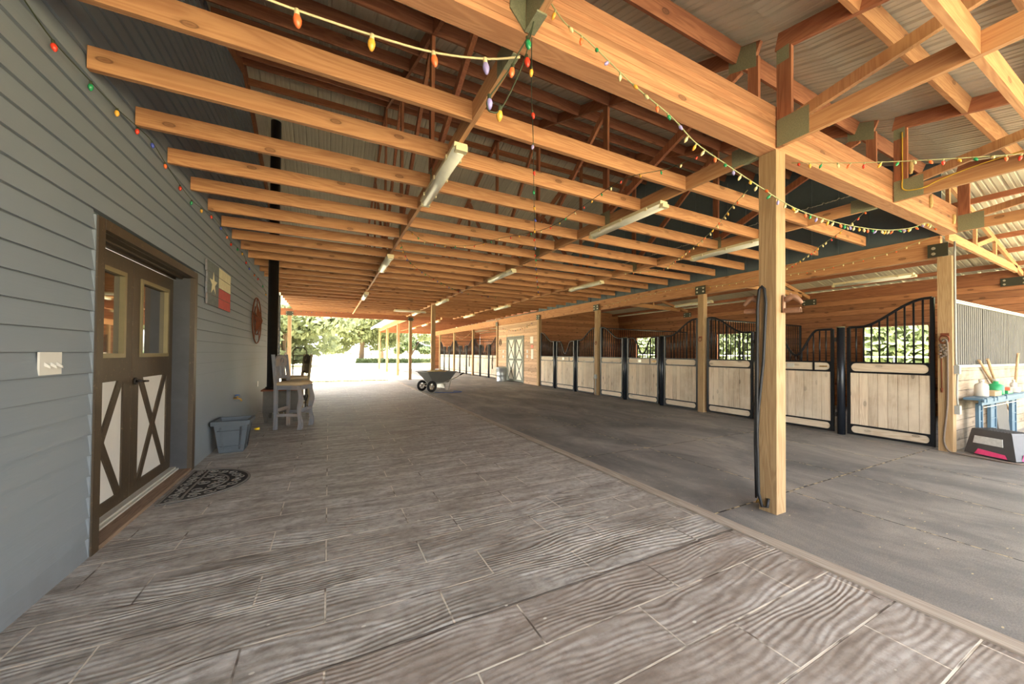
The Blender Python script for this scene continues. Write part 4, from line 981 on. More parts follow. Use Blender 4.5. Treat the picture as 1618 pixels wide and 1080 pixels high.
for side in (0, 1):
    for k in (.88, .80):
        pts = []
        for (cu, cv, a0) in ((1, 1, PI), (1, 0, PI/2), (-1, 0, 0), (-1, 1, -PI/2)):
            for j in range(5):
                a = a0+PI/2*(j/4 if True else 0); 
                pts.append(facept(cu*k+math.cos(a if cu*1 else a)*0+(-cu)*.22*abs(math.sin(j*PI/8) if (cv == 1) == (cu == 1) else math.cos(j*PI/8)), (cv*.94+.03)+(-1 if cv else 1)*.16*abs(math.cos(j*PI/8) if (cv == 1) == (cu == 1) else math.sin(j*PI/8)), side))
        mb.tube(pts, .0035, 5, True)
mb.build('embossed_border', 'planter', t)

t = thing('wood_stove', 'low rusty steel stove box standing against the siding with a tall pipe', 'stove', (-.85, 8.55, 0))
MB().box(-1.10, -.52, 8.22, 8.88, .19, .60).bevel(.008).build('stove_box', 'stove', t)
lab(MB().box(-1.13, -.49, 8.19, 8.91, .60, .625).build('top_plate', 'rust', t), 'rusty top plate')
for x in (-1.05, -.57):
    for y in (8.27, 8.83): MB().hexa([(x-.02, y-.02, 0), (x+.02, y-.02, 0), (x+.02, y+.02, 0), (x-.02, y+.02, 0), (x-.05, y-.04, .19), (x+.05, y-.04, .19), (x+.05, y+.04, .19), (x-.05, y+.04, .19)]).build('stove_leg', 'stove', t)
MB().lathe((-.99, 8.5, .625), [(.11, 0), (.11, .03), (.088, .04), (.088, 5.28)], 24).build('stove_pipe', 'pipe', t)
MB().box(-.52, -.505, 8.36, 8.74, .26, .54).cyl((-.50, 8.42, .40), (-.46, 8.42, .40), .012).build('stove_door', 'stove', t)

def stool(lb, loc, rz_, m):
    t = thing('bar_stool', lb, 'bar stool', loc, 'carved wooden bar stools', rz_, local=True)
    # local: front is +X, width along Y
    for y in (-.215, .215):
        mb = MB(); mb.hexa([(-.235, y-.025, 0), (-.185, y-.025, 0), (-.185, y+.025, 0), (-.235, y+.025, 0), (-.235, y-.025, .78), (-.185, y-.025, .78), (-.185, y+.025, .78), (-.235, y+.025, .78)])
        mb.hexa([(-.235, y-.025, .78), (-.185, y-.025, .78), (-.185, y+.025, .78), (-.235, y+.025, .78), (-.285, y-.025, 1.30), (-.245, y-.025, 1.30), (-.245, y+.025, 1.30), (-.285, y+.025, 1.30)])
        mb.build('back_leg', m+'_z', t)
        mb = MB(); rr = []
        for i in range(17):
            z = .76*i/16; o_ = .016*math.sin(z*15); w2 = .028+.007*math.sin(z*15+1)
            rr.append([mb.b.verts.new((.19+o_+dx, y+dy, z)) for dx, dy in ((-w2, -.027), (w2, -.027), (w2, .027), (-w2, .027))])
        for A, B in zip(rr, rr[1:]):
            for i in range(4): mb.b.faces.new((A[i], A[(i+1) % 4], B[(i+1) % 4], B[i]))
        mb.b.faces.new(rr[0][::-1]); mb.b.faces.new(rr[-1]); mb.build('carved_front_leg', m+'_z', t)
    MB().box(-.185, .165, -.235, -.2, .69, .765).box(-.185, .165, .2, .235, .69, .765).build('side_apron', m+'_x', t)
    MB().box(.17, .205, -.187, .187, .69, .765).box(-.225, -.19, -.187, .187, .69, .765).build('front_apron', m+'_y', t)
    MB().box(-.185, .165, -.23, -.205, .225, .275).box(-.185, .165, .205, .23, .225, .275).build('side_stretcher', m+'_x', t)
    MB().box(.175, .20, -.187, .187, .30, .36).build('foot_rail', m+'_y', t)
    MB().box(-.225, -.20, -.19, .19, .30, .36).build('back_stretcher', m+'_y', t)
    mb = MB(); n = 24; lo, hi = [], []
    prof = [(.0, .765), (.012, .775), (.012, .80), (-.01, .822), (-.10, .832)]
    rgs = []
    for e, z in prof:
        rg = []
        for i in range(n):
            a = 2*PI*i/n; ca, sa = math.cos(a), math.sin(a); q = .23+e; k_ = (abs(ca)**6+abs(sa)**6)**(-1/6)
            rg.append(mb.b.verts.new((-.01+ca*k_*q, sa*k_*(q+.012), z)))
        rgs.append(rg)
    for A, B in zip(rgs, rgs[1:]):
        for i in range(n): mb.b.faces.new((A[i], A[(i+1) % n], B[(i+1) % n], B[i])).smooth = True
    mb.b.faces.new(rgs[0][::-1]); mb.b.faces.new(rgs[-1])
    lab(mb.build('seat_pad', 'cushion', t), 'worn tan seat pad')
    # backrest
    MB().bar((-.225, -.19, .90), (-.225, .19, .90), .05, .025, (1, 0, 0)).build('lower_back_rail', m+'_y', t)
    for y in (-.10, -.035, .035, .10): MB().bar((-.225, y, .915), (-.245, y, 1.10), .022, .035, (0, 1, 0)).build('back_slat', m+'_z', t)
    pts = [(-.235, -.19, 1.09)]+[(-.235, .19, 1.09)]+[(-.235, .19-.38*i/12, 1.22+.075*math.sin(PI*i/12)**.7 if 0 < i < 12 else 1.22) for i in range(13)]
    cr = MB().prism([(x-.012, y, z) for x, y, z in pts], (.025, 0, 0)); q = cr.build('carved_crest', m+'_y', t); q.location = (-.014, 0, 0)
    MB().tube([(-.214, math.cos(a)*.045, 1.19+math.sin(a)*.045) for a in [2*PI*i/16 for i in range(16)]], .008, 6, True).build('crest_carving', m+'_y', t)
    # iron scroll between the front legs
    mb = MB()
    for s_ in (-1, 1):
        mb.tube([(.185, s_*(.05+.045*math.cos(a)*(1-a/14)), .53+.06*math.sin(a)*(1-a/14)) for a in [k*.45 for k in range(16)]], .006, 5)
        mb.cyl((.185, s_*.012, .36), (.185, s_*.012, .69), .006, n=6)
    mb.build('iron_scroll', 'iron', t)
    return t
stool('blue-grey washed carved bar stool with its back to the siding, nearest to the camera', (-.535, 7.57, 0), -.37, 'grey_wood')
M['olive_wood_x'] = M['olive_wood_y'] = M['olive_wood_z'] = wood('olive_brown_wood', S(136, 116, 80), S(100, 84, 58), 2, .1)
stool('brown carved bar stool behind the washed one, turned to face the stove', (-.66, 9.25, 0), PI+.35, 'olive_wood')
M['olive_metal'] = plain('olive_metal_tube', S(96, 92, 66), .6, .3)
t = thing('metal_rack', 'olive tubular metal rack with rungs and wire basket behind the stools', 'rack', (-.68, 11.0, 0))
x0, x1, yy = -.83, -.52, 11.0
MB().tube([(x0, yy, 0), (x0, yy, 1.36), (x0+.03, yy, 1.42), (x0+.08, yy, 1.45), (x1-.08, yy, 1.45), (x1-.03, yy, 1.42), (x1, yy, 1.36), (x1, yy, 0)], .014, 8).build('arched_frame', 'olive_metal', t)
for z in (.5, .9, 1.08, 1.12, 1.26): MB().cyl((x0, yy, z), (x1, yy, z), .010, n=6).build('rung', 'olive_metal', t)
mb = MB()
for i in range(9): mb.cyl((x0+.02+i*.034, yy-.03, 1.12), (x0+.02+i*.034, yy-.03, 1.26), .003, n=5)
for z in (1.14, 1.18, 1.22): mb.cyl((x0, yy-.03, z), (x1, yy-.03, z), .003, n=5)
mb.build('wire_basket', 'olive_metal', t)
for x in (x0, x1): MB().cyl((x, yy+.25, .01), (x, yy, .55), .012, n=6).build('rear_leg', 'olive_metal', t)

t = thing('door_mat', 'half round rubber scroll door mat lying by the double door', 'mat', (-1.05, 4.76, 0))
my, ry, mx, rx = 4.74, .52, -1.335, .60
half = lambda k, z, n=28: [(mx+math.sin(a)*rx*k, my-math.cos(a)*ry*k, z) for a in [PI*i/n for i in range(n+1)]]
MB().prism(half(1, .001), (0, 0, .006)).build('rubber_base', 'matblack', t)
mb = MB(); Z = .008
def band(pts, w_):
    pts = [Vector(p) for p in pts]
    for a, b in zip(pts, pts[1:]): mb.bar(a, b, w_, .006)
band(half(.98, Z), .02); band([(mx+.012, my-ry*.98, Z), (mx+.012, my+ry*.98, Z)], .02); band([(x_, y_, Z) for x_, y_, z_ in half(.68, Z) if x_ > mx+.14], .016); band([(mx+.15, my-ry*.92, Z), (mx+.15, my+ry*.92, Z)], .018)
random.seed(11)
def spiral(c, r_, tn=1.4, s_=1, a0=0):
    n = 14; band([(c[0]+math.cos(a0+s_*2*PI*tn*i/n)*r_*(1-.75*i/n), c[1]+math.sin(a0+s_*2*PI*tn*i/n)*r_*(1-.75*i/n), Z) for i in range(n+1)], .011)
for i in range(9): spiral((mx+.08, my-ry*.84+i*ry*.21, 0), .05, 1.3, 1 if i % 2 else -1, i)
for i in range(11):
    a = PI*(i+.9)/12.6; spiral((mx+math.sin(a)*rx*.83, my-math.cos(a)*ry*.83, 0), .052, 1.3, 1 if i % 2 else -1, a)
for (u, v) in ((.22, -.22), (.22, 0), (.22, .22), (.31, -.12), (.31, .12), (.36, 0)): spiral((mx+u, my+v, 0), .062, 1.5, 1 if v >= 0 else -1, u*9+v*7)
lab(mb.build('raised_scrolls', 'matgrey', t), 'raised grey scroll relief')

t = thing('yellow_cap', 'small yellow plastic piece lying on the floor before the stool', 'litter', (-1.08, 7.56, 0))
MB().cyl((-1.11, 7.56, .022), (-1.05, 7.56, .022), .022, n=12).cyl((-1.13, 7.56, .022), (-1.11, 7.56, .022), .010, n=10).build('cap_body', 'yellow', t)

# ------------------------------------------------------------------ things on the big post and the corner post
t = thing('looped_hose', 'black lead ropes looped over a hook on the left side of the big post', 'rope', (3.36, 1.84, 0))
MB().tube([(3.392, 1.80, .12), (3.375, 1.80, .05), (3.37, 1.84, .04)]+[(3.365, 1.865, .15), (3.36, 1.875, .7), (3.365, 1.875, 1.3), (3.372, 1.875, 1.8), (3.378, 1.865, 1.93), (3.382, 1.845, 1.955), (3.382, 1.825, 1.93), (3.378, 1.81, 1.8), (3.375, 1.83, 1.3), (3.368, 1.865, .9), (3.360, 1.885, .5), (3.362, 1.87, .12)], .012, 8).build('black_cord', 'hose', t)
MB().tube([(3.37, 1.89, .10), (3.362, 1.895, .6), (3.368, 1.89, 1.1), (3.375, 1.88, 1.6)], .008, 6).build('thin_cord', 'hose', t)
MB().cyl((3.40, 1.845, 1.945), (3.365, 1.845, 1.945), .006, n=6).build('hook', 'iron', t)
lab(MB().tube([(3.37, 1.885, .06), (3.365, 1.87, .10), (3.37, 1.86, .06)], .008, 6).build('snap', 'brass', t), 'metal snap at the end')
def horse_hook(lb, loc, rz_):
    t = thing('horse_head_hook', lb, 'hook', loc, 'horse head bridle hooks', rz_, local=True)
    # local: sticks out along +X, wall at x = 0
    MB().box(0, .008, -.035, .035, -.12, .03).bevel(.003).build('mount_plate', 'zhook', t)
    mb = MB(); mb.tube([(.008, 0, -.02), (.03, 0, .0), (.055, 0, .012), (.08, 0, .008), (.10, 0, -.012), (.118, 0, -.035), (.128, 0, -.048)], [.02, .026, .026, .024, .02, .015, .012], 10)
    for s_ in (-1, 1): mb.cyl((.055, s_*.014, .03), (.050, s_*.017, .052), .007, .001, 6)
    mb.build('horse_head', 'zhook', t)
    mb = MB(); n = 10; A = []
    for x in (.008, .12):
        A.append([mb.b.verts.new((x, math.cos(a)*.045, -.12+math.sin(a)*.04)) for a in [PI*i/n for i in range(n+1)]]+[mb.b.verts.new((x, math.cos(a)*.038, -.12+math.sin(a)*.033)) for a in [PI*(n-i)/n for i in range(n+1)]])
    N = len(A[0])
    for i in range(N): mb.b.faces.new((A[0][i], A[0][(i+1) % N], A[1][(i+1) % N], A[1][i]))
    for r_ in A: mb.b.faces.new(r_)
    mb.build('bridle_saddle', 'zhook', t)
M['zhook'] = plain('bronzed_cast_iron', S(150, 112, 88), .5, .4, .3, 30)
horse_hook('bronze horse head bridle hook on the front face of the big post', (3.505, 1.738, 1.84), -PI/2+.25)
horse_hook('dark horse head bridle hook at the back left edge of the big post', (3.43, 1.882, 1.85), PI/2+.3)
t = thing('tie_ring', 'rusty horseshoe tie ring high on the stall corner post', 'ring', (7.87, 1.84, 1.66), None)
MB().tube([(7.862, 1.84+.045*math.cos(a), 1.60+.055*math.sin(a)) for a in [2*PI*i/20 for i in range(20)]], .009, 6, True).build('iron_ring', 'rust', t)
MB().box(7.871, 7.879, 1.80, 1.88, 1.635, 1.69).build('ring_plate', 'rust', t)
for y, z, nm in ((5.60, 1.72, 'first'), (9.38, 1.70, 'second')):
    t = thing('tie_ring', f'small iron tie ring on the {nm} stall dividing post', 'ring', (7.87, y+.07, z), 'iron tie rings')
    MB().tube([(7.866, y+.07+.04*math.cos(a), z+.045*math.sin(a)) for a in [2*PI*i/16 for i in range(16)]], .008, 6, True).box(7.872, 7.88, y+.03, y+.11, z+.03, z+.07).build('iron_ring', 'rust', t)
t = thing('lead_rope', 'grey lead rope knotted on the tie ring and trailing over the floor', 'rope', (7.95, 1.73, 0))
MB().tube(catm([(7.85, 1.86, 1.57), (7.855, 1.83, 1.60), (7.85, 1.81, 1.52), (7.86, 1.812, 1.2), (7.86, 1.815, .7), (7.86, 1.84, .35), (7.86, 1.85, .14), (7.84, 1.80, .02), (7.80, 1.70, .012), (7.77, 1.50, .012), (7.74, 1.25, .012), (7.86, 1.16, .012), (8.3, 1.10, .012), (8.8, 1.05, .012)], 5), .011, 7).build('rope_strand', 'rope', t)
mb = MB()
for i in range(14):
    a = i*1.1; mb.ball((7.855-.008*abs(math.sin(a)), 1.85+.028*math.cos(a*1.7), 1.52-.013*i+.015*math.sin(a*2)), .017, n=6)
mb.build('knot', 'rope', t)
MB().tube([(7.866, 1.875, 1.45), (7.868, 1.87, 1.2), (7.87, 1.87, .9)], .006, 6).cyl((7.87, 1.87, .9), (7.868, 1.87, .84), .014, .008, 8).build('chain_end', 'rust', t)
def ebox(lb, x, y, z, mm='greywhite'):
    t = thing('outlet_box', lb, 'outlet', (x, y, z), 'grey outlet boxes')
    MB().box(x-.04, x+.04, y-.05, y, z-.06, z+.06).bevel(.005).build('box_body', mm, t)
    return t
t = ebox('grey weather outlet box on the corner post at panel height', 7.965, 1.768, 1.17)
t = ebox('grey weather outlet box low on the corner post', 7.97, 1.768, .60)
tag(MB().tube(catm([(7.95, 1.757, 3.0), (7.95, 1.757, 2.2), (7.955, 1.757, 1.4), (7.965, 1.755, 1.235)], 5), .011, 8).build('conduit', 'greywhite', None, (7.96, 1.755, 1.24)), 'thin grey conduit coming down the corner post to the upper outlet box', 'conduit', None)
tag(MB().tube(catm([(7.965, 1.745, 1.105), (7.945, 1.745, .95), (7.94, 1.745, .8), (7.97, 1.745, .665)], 5), .011, 8).build('conduit', 'greywhite', None, (7.96, 1.745, .66)), 'short grey conduit between the two outlet boxes of the corner post', 'conduit', None)
t = thing('outlet_box', 'grey outlet box on its pipe at the post after the second stall', 'outlet', (7.86, 9.42, .0), 'grey outlet boxes')
MB().box(7.83, 7.878, 9.38, 9.47, .55, .68).bevel(.004).build('box_body', 'greywhite', t)
MB().cyl((7.855, 9.425, 0), (7.855, 9.425, .55), .013, n=8).build('conduit_pipe', 'greywhite', t)

# ------------------------------------------------------------------ wash bay corner
t = thing('mounting_block', 'charcoal plastic mounting step with pink inside, grey end and worn label', 'step stool', (8.1, 1.5, 0))
ax, bx_ = (7.90, 1.33), (8.02, 1.735)     # long side runs mostly along Y, turned a little
import itertools
def stp(u, v, z, k):      # u along the long side 0..1, v across, k taper
    L0 = Vector((8.06, 1.71, 0)); L1 = Vector((7.85, 1.24, 0)); e = (L1-L0).normalized(); n_ = Vector((-e.y, e.x, 0)); Ln = (L1-L0).length
    W = .36
    return L0+e*(Ln*(k+(1-2*k)*u))+n_*(W*(k*.8+(1-1.6*k)*v))+Vector((0, 0, z))
mb = MB(); ring = []
for z, k in ((.015, 0), (.12, .035), (.34, .11), (.36, .125)):
    ring.append([mb.b.verts.new(stp(u, v, z, k)) for u, v in ((0, 0), (1, 0), (1, 1), (0, 1))])
for A, B in zip(ring, ring[1:]):
    for i in range(4):
        f_ = mb.b.faces.new((A[i], A[(i+1) % 4], B[(i+1) % 4], B[i]))
        if i == 1: f_.material_index = 1
mb.b.faces.new(ring[-1])
o = mb.build('block_body', 'darkblock', t); o.data.materials.append(M['greyblock'])
q = MB().prism([stp(.22, 0, .02, -.012), stp(.30, 0, .095, -.012), stp(.80, 0, .07, -.012), stp(.84, 0, .02, -.012)], (.01, .004, 0)); lab(q.build('pink_insert', 'pink', t), 'pink base showing through')
q = MB().prism([stp(1, .25, .02, -.012), stp(1, .32, .10, -.012), stp(1, .72, .10, -.012), stp(1, .80, .02, -.012)], (-.004, .01, 0)); lab(q.build('pink_insert', 'pink', t), 'pink base showing through')
q = MB().prism([stp(.14, .0, .165, .05), stp(.14, .0, .265, .083), stp(.78, .0, .265, .083), stp(.78, .0, .165, .05)], (-.008, .004, 0)); lab(q.build('worn_label', 'label', t), 'worn pale label')
mb = MB()
for i, j in itertools.product(range(12), range(12)):
    p = stp((i+.5)/12, (j+.5)/12, .361, .13); mb.box(p.x-.008, p.x+.008, p.y-.008, p.y+.008, p.z, p.z+.004)
mb.build('tread_studs', 'darkblock', t)

t = thing('work_table', 'dusty blue folding plastic table against the wash bay wall', 'table', (9.0, 1.55, 0))
TX0, TX1, TY0, TY1, TZ = 8.15, 10.6, 1.56, 1.735, .77
mb = MB(); mb.box(TX0, TX1, TY0, TY1, TZ-.03, TZ).box(TX0+.02, TX1-.02, TY0+.01, TY0+.04, TZ-.10, TZ-.03).box(TX0, TX1, TY0-.015, TY0, TZ-.05, TZ-.01)
for x in (TX0+.1, TX0+.45, TX0+.62, TX0+1.1): mb.box(x, x+.03, TY0-.022, TY0, TZ-.055, TZ+.004)
mb.bevel(.004).build('table_top', 'tableblue', t)
for x, w_ in ((8.47, .2), (9.05, .32), (10.25, .3)):
    mb = MB().box(x, x+w_, 1.67, 1.69, 0, TZ-.10).box(x, x+.03, 1.655, 1.67, 0, TZ-.10).box(x+w_-.03, x+w_, 1.655, 1.67, 0, TZ-.10)
    for z in (.25, .4, .55): mb.box(x, x+w_, 1.66, 1.67, z, z+.012)
    mb.build('table_leg', 'tableblue', t)
lab(MB().box(TX0, TX1, TY0-.012, TY0-.004, TZ-.125, TZ-.115).build('front_rod', 'steel', t), 'pale metal rod')
def bottle(nm, lb, x, y, m, cap, h=.2, r=.045, prof=None):
    t = thing(nm, lb, 'bottle', (x, y, TZ), 'bottles on the blue table')
    MB().lathe((x, y, TZ+.001), prof or [(r*.9, 0), (r, .01), (r, h*.62), (r*.85, h*.72), (r*.35, h*.8), (r*.32, h*.86)], 16).build('bottle_body', m, t)
    MB().lathe((x, y, TZ+.001), [(r*.4, h*.86), (r*.4, h*.97), (r*.3, h)], 12).build('bottle_cap', cap, t)
bottle('spray_bottle', 'white square-shouldered plastic bottle at the left end of the blue table', 8.62, 1.66, 'white', 'white', .25, .07)
bottle('supplement_bottle', 'squat green pump bottle in the middle of the blue table', 9.40, 1.67, 'greenp', 'white', .24, .085, [(.08, 0), (.085, .01), (.085, .14), (.05, .16), (.03, .17), (.03, .20)])
bottle('small_bottle', 'small white nozzle bottle at the right end of the blue table', 10.45, 1.67, 'white', 'white', .2, .04)
t = thing('leather_pad', 'tan folded pad on the blue table between the bottles', 'pad', (9.0, 1.62, TZ)); MB().box(8.85, 9.2, 1.58, 1.68, TZ+.001, TZ+.07).bevel(.02, 2).build('pad_body', 'cushion', t)
t = thing('hoof_brush', 'green and salmon grooming brush among the clutter on the blue table', 'brush', (9.75, 1.62, TZ))
MB().box(9.62, 9.90, 1.59, 1.66, TZ+.001, TZ+.05).bevel(.01).build('brush_back', 'greenp', t)
lab(MB().box(9.68, 9.82, 1.58, 1.64, TZ+.05, TZ+.10).bevel(.01).build('brush_grip', 'salmon', t), 'salmon coloured grip')
t = thing('round_tub', 'low white round tub on the right of the blue table', 'tub', (10.2, 1.65, TZ)); MB().lathe((10.2, 1.65, TZ+.001), [(.08, 0), (.09, .01), (.09, .06), (.095, .065), (.095, .085), (.03, .09)], 18).build('tub_body', 'white', t)
for i, (a, b, lb) in enumerate((((9.05, 1.765, 1.30), (11.1, 1.765, .25), 'longer wooden tool handle leaning across the blue table'), ((9.25, 1.72, 1.32), (9.85, 1.72, .79), 'shorter wooden tool handle leaning on the ledge behind the blue table'), ((10.32, 1.60, 1.42), (10.58, 1.68, .79), 'wooden tool handle rising at the right picture edge'))):
    t = thing('tool_handle', lb, 'tool', b, 'wooden tool handles')
    MB().tube([a, b], .017, 10).build('handle_shaft', 'handle_wood', t)
t = thing('rubber_mat_roll', 'dark rubber sheet leaning below the blue table', 'mat', (9.9, 1.68, 0)); MB().hexa([(9.6, 1.66, 0), (10.2, 1.66, 0), (10.2, 1.68, 0), (9.6, 1.68, 0), (9.5, 1.70, .65), (10.15, 1.70, .65), (10.15, 1.72, .65), (9.5, 1.72, .65)]).build('rubber_sheet', 'rubberpanel', t)

# ------------------------------------------------------------------ wheelbarrow
t = thing('wheelbarrow', 'grey two wheeled wheelbarrow heaped with straw standing in the aisle', 'wheelbarrow', (3.45, 12.75, 0), None, math.radians(20), local=True)
mb = MB(); rgs = []
for (x0, x1, y_, z) in ((-.28, .36, .20, .30), (-.60, .58, .34, .66), (-.64, .62, .37, .665), (-.64, .62, .37, .69), (-.59, .57, .33, .69), (-.27, .34, .19, .33)):
    rgs.append([mb.b.verts.new(p) for p in ((x0, -y_, z+(.02 if x0 < -.5 else 0)), (x1, -y_, z), (x1, y_, z), (x0, y_, z+(.02 if x0 < -.5 else 0)))])
for A, B in zip(rgs, rgs[1:]):
    for i in range(4): mb.b.faces.new((A[i], A[(i+1) % 4], B[(i+1) % 4], B[i]))
mb.b.faces.new(rgs[0][::-1]); mb.b.faces.new(rgs[-1]); mb.bevel(.015, 2).build('tray', 'tray', t)
mb = MB(); rgs = []
for k_, z in ((1, .62), (.8, .68), (.5, .72), (.2, .74)): rgs.append([mb.b.verts.new((-.02+math.cos(a)*.54*k_, math.sin(a)*.32*k_, z+.008*math.sin(a*5))) for a in [2*PI*i/20 for i in range(20)]])
for A, B in zip(rgs, rgs[1:]):
    for i in range(20): mb.b.faces.new((A[i], A[(i+1) % 20], B[(i+1) % 20], B[i]))
mb.b.faces.new(rgs[-1]); lab(mb.build('straw_load', 'straw', t), 'heap of yellow straw')
for s_ in (-1, 1):
    wy = s_*.30
    wh = MB().tube([(-.42+math.cos(a)*.15, wy,   .195+math.sin(a)*.15) for a in [2*PI*i/24 for i in range(24)]], .045, 10, True).build('wheel', 'tyre', t)
    mb = MB().cyl((-.42, wy-.03, .195), (-.42, wy+.03, .195), .03)
    for i in range(5):
        a = i*2*PI/5; mb.bar((-.42, wy, .195), (-.42+math.cos(a)*.13, wy, .195+math.sin(a)*.13), .02, .03)
    q = mb.build('wheel_hub', 'steel', t); q.parent = wh; q.location = (0, 0, 0)
    MB().tube([(-.50, s_*.20, .24), (.10, s_*.24, .30), (.62, s_*.29, .46), (.92, s_*.31, .60)], .017, 8).build('handle_bar', 'steel', t)
    lab(MB().cyl((.80, s_*.303, .548), (.96, s_*.313, .618), .022, n=10).build('handle_grip', 'tyre', t), 'black rubber grip')
    MB().tube([(.10, s_*.24, .29), (.22, s_*.24, .03), (.32, s_*.24, .02), (.42, s_*.26, .38)], .014, 8).build('support_leg', 'steel', t)
MB().cyl((-.42, -.27, .195), (-.42, .27, .195), .012, n=8).build('axle', 'steel', t)
MB().box(.16, .20, -.24, .24, .10, .26).build('cross_plate', 'steel', t)
t = thing('blue_strap', 'thin blue strap lying on the floor under the wheelbarrow', 'strap', (3.6, 12.1, 0))
MB().tube(catm([(3.25, 12.3, .006), (3.5, 12.05, .006), (3.85, 11.95, .006), (4.15, 12.05, .006), (3.95, 12.4, .006)], 6), .012, 6).build('strap_webbing', 'bluep', t)

# ------------------------------------------------------------------ tack room front
t = thing('metal_bin', 'ribbed galvanised bin beside the tack room door', 'bin', (7.50, 15.95, 0))
mb = MB().lathe((7.50, 15.95, 0), [(.24, 0), (.245, .03), (.235, .04), (.25, .30), (.255, .31), (.25, .32), (.26, .60), (.27, .61), (.27, .64)], 28); mb.build('bin_body', 'zinc', t)
MB().lathe((7.50, 15.95, .64), [(.275, 0), (.278, .03), (.24, .05), (.08, .09), (.02, .092)], 28).build('bin_lid', 'zinc', t)
mb = MB().tube([(7.235, 15.88, .48), (7.20, 15.90, .46), (7.20, 15.98, .46), (7.235, 16.0, .48)], .009, 6); mb.build('bin_handle', 'zinc', t)
for lb, y, z, w_, h in (('upper paper notice left of the stall corner on the tack room wall', 13.66, 1.80, .26, .30), ('long paper notice low on the tack room wall', 13.64, 1.12, .20, .42), ('small orange notice between the paper notices on the tack room wall', 13.66, 1.60, .20, .12)):
    o = MB().box(7.925, 7.933, y, y+w_, z-.0, z+h).build('paper_notice', 'salmon' if 'orange' in lb else 'paper', None, (7.93, y, z)); tag(o, lb, 'notice', 'notices on the tack room wall')
for lb, y, z in (('upper switch plate right of the tack room door', 14.12, 1.38), ('lower switch plate right of the tack room door', 14.12, 1.16), ('upper switch plate left of the tack room door', 16.62, 1.38), ('lower switch plate left of the tack room door', 16.62, 1.12)):
    o = MB().box(7.924, 7.933, y, y+.12, z, z+.13).bevel(.003).build('switch_plate', 'white', None, (7.93, y, z)); tag(o, lb, 'switch', 'tack room switch plates')
t = thing('iron_ornament', 'round dark iron horseshoe ornament on the tack room wall', 'wall art', (7.92, 17.0, 1.8))
MB().tube([(7.92, 17.03+.13*math.cos(a), 1.92+.16*math.sin(a)) for a in [2*PI*i/24 for i in range(24)]], .014, 6, True).tube([(7.92, 17.03+.07*math.cos(a), 1.90+.09*math.sin(a)) for a in [-.8+4.8*i/16 for i in range(17)]], .012, 6).build('iron_rings', 'iron', t)
for y, nm in ((18.0, 'near'), (21.6, 'far')):
    t = thing('hanging_halter', f'dark halter hanging on the {nm} panel of the far stall row', 'halter', (7.92, y, 1.2), 'halters on the far stalls')
    MB().tube(catm([(7.908, y, 1.24), (7.905, y-.05, 1.05), (7.91, y+.04, .85), (7.91, y-.03, .65), (7.91, y+.03, .5), (7.912, y+.07, .8), (7.915, y+.02, 1.22)], 4), .014, 6).build('halter_strap', 'iron', t)

# ------------------------------------------------------------------ outdoors
def foliage(mb, c, r, n, size, rnd):
    for i in range(n):
        # points near the surface of lumpy ellipsoid
        d_ = Vector((rnd.gauss(0, 1), rnd.gauss(0, 1), rnd.gauss(0, 1))).normalized()
        k_ = rnd.uniform(.62, 1.03); p = Vector(c)+Vector((d_.x*r[0], d_.y*r[1], d_.z*r[2]))*k_
        a = Vector((rnd.gauss(0, 1), rnd.gauss(0, 1), rnd.gauss(0, 1))).normalized(); b = a.orthogonal().normalized(); s_ = size*rnd.uniform(.6, 1.3)
        a = a*s_; b = b*s_*.6
        mb.b.faces.new([mb.b.verts.new(q) for q in (p-a, p-b*.9, p+a, p+b)])
def tree(lb, x, y, h, spread, trunk_h, nblob, per, m, seed, size=.28, grp='oaks beyond the field', low=0.0):
    rnd = random.Random(seed); t = thing('oak_tree', lb, 'tree', (x, y, -.06), grp)
    mb = MB(); r0 = .06*h
    mb.tube([(x, y, -.1), (x+rnd.uniform(-.1, .1), y, trunk_h*.5), (x+rnd.uniform(-.2, .2), y, trunk_h), (x, y, trunk_h*1.5)], [r0*.55, r0*.4, r0*.36, r0*.2], 8)
    for i in range(6):
        a = rnd.uniform(0, 6.28); mb.tube([(x, y, trunk_h*.95), (x+math.cos(a)*spread*.35, y+math.sin(a)*spread*.3, trunk_h+(h-trunk_h)*.35), (x+math.cos(a)*spread*.7, y+math.sin(a)*spread*.6, trunk_h+(h-trunk_h)*.5)], [r0*.25, r0*.14, r0*.05], 6)
    mb.build('trunk', 'bark', t)
    mb = MB()
    for i in range(nblob):
        a = rnd.uniform(0, 6.28); q = math.sqrt(rnd.random())*.8; zz = rnd.uniform(0, 1)
        rr = spread*rnd.uniform(.22, .38)
        env = math.sqrt(max(.12, 1-(zz*.95)**2))
        c = (x+math.cos(a)*q*spread*env, y+math.sin(a)*q*spread*env*.8, trunk_h+low+(h-trunk_h-low)*zz*.85+rr*.25)
        foliage(mb, c, (rr, rr, rr*.62), per, size, rnd)
    mb.build('foliage', m, t)
    return t
tree('broad sunlit oak at the left of the field seen past the stove pipe', -3.8, 40, 9.0, 6.4, 1.4, 34, 420, 'leaf1', 1, .30, low=-.8)
tree('spreading oak in the middle of the field with light trunk fork', 3.9, 53, 12.0, 7.2, 3.2, 44, 420, 'leaf1', 2, .32, low=-1.4)
tree('smaller oak with visible trunk left of the outer roof edge', 8.2, 66, 11.0, 4.2, 3.4, 20, 380, 'leaf2', 3, .28)
tree('dark dense oak partly behind the outer roof edge posts', 14.6, 74, 9.0, 5.0, .6, 22, 380, 'leaf2', 4, .30)
tree('pale oak seen between the far posts near the stall row', 14.4, 47, 7.0, 4.4, 2.4, 22, 380, 'leaf1', 5, .28)
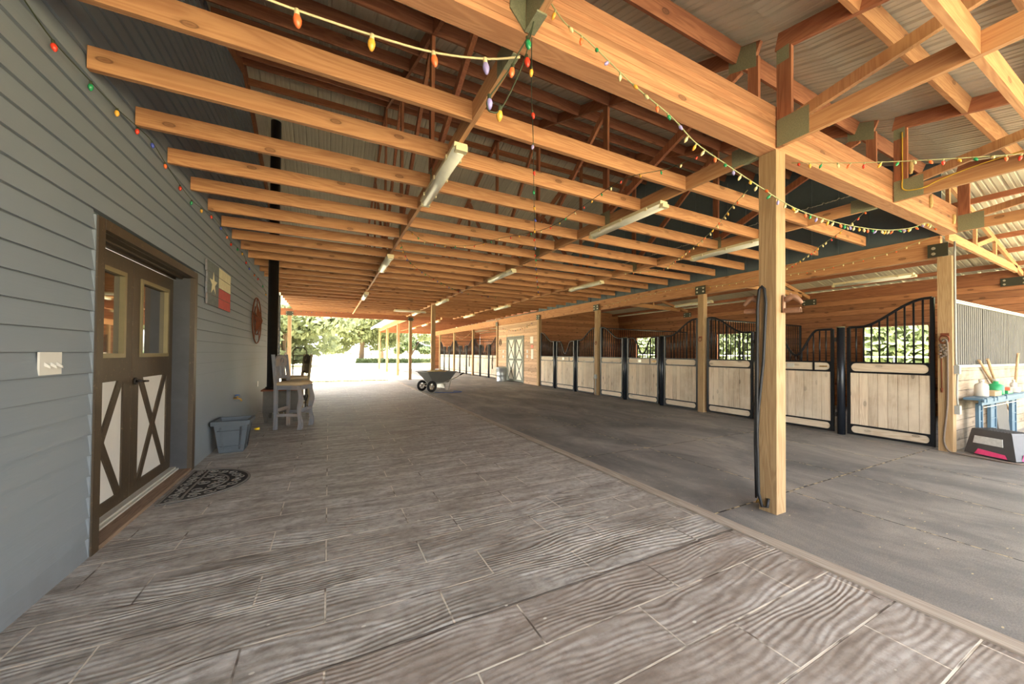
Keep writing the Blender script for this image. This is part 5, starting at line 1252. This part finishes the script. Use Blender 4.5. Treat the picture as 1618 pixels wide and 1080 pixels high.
tree('dark bushy oak low behind the far end of the stall row', 17.5, 52, 3.2, 3.4, .2, 14, 330, 'leaf2', 6, .28)
def hedge(name, lb, x0, x1, y0, y1, z0, z1, n, m, seed, size=.16):
    rnd = random.Random(seed); mb = MB()
    for i in range(n):
        p = Vector((rnd.uniform(x0, x1), rnd.uniform(y0, y1), rnd.uniform(z0, z1)*(.75+.25*math.sin(rnd.uniform(0, 6))))); a = Vector((rnd.gauss(0, 1), rnd.gauss(0, 1), rnd.gauss(0, 1))).normalized(); b = a.orthogonal().normalized(); s_ = size*rnd.uniform(.6, 1.4)
        mb.b.faces.new([mb.b.verts.new(q) for q in (p-a*s_, p-b*s_*.6, p+a*s_, p+b*s_*.6)])
    o = mb.build(name, m, None, ((x0+x1)/2, (y0+y1)/2, 0)); return o
tag(hedge('shrub_row', 'green shrub thicket seen through the stall windows', 21, 24.5, -4, 40, 0, 5.2, 52000, 'leaf3', 8, .20), 'green shrub thicket seen through the stall windows', 'shrubs', None, 'stuff')
tag(hedge('hedge_line', 'low dark green hedge across the field', 3.2, 13.5, 50.5, 51.3, -.05, .55, 9000, 'leaf2', 9, .14), 'low dark green hedge line across the far field', 'hedge', None, 'stuff')
tag(hedge('grass_fringe', '', -1.3, 2.6, 18.5, 18.75, -.06, .02, 2600, 'grass', 10, .035), 'fringe of short grass along the end of the planked floor', 'grass', None, 'stuff')
# white pipe fence behind the stalls
t = thing('pipe_fence', 'white pipe fence outside the stall windows', 'fence', (18, 10, 0))
for i in range(16): MB().cyl((18, -5+i*2.6, -.06), (18, -5+i*2.6, 1.35), .035, n=8).build('fence_post', 'black', t)
for z in (1.33, .9, .45): MB().cyl((18, -5, z), (18, 34, z), .025, n=8).build('fence_rail', 'white', t)
t = thing('field_fence', 'low dark rail fence far across the field', 'fence', (5, 62, 0))
for i in range(16): MB().box(-12+i*3, -11.9+i*3, 62, 62.1, -.06, 1.2).build('fence_post', 'bark', t)
for z in (1.1, .6): MB().box(-12, 33, 62.02, 62.08, z, z+.06).build('fence_rail', 'bark', t)
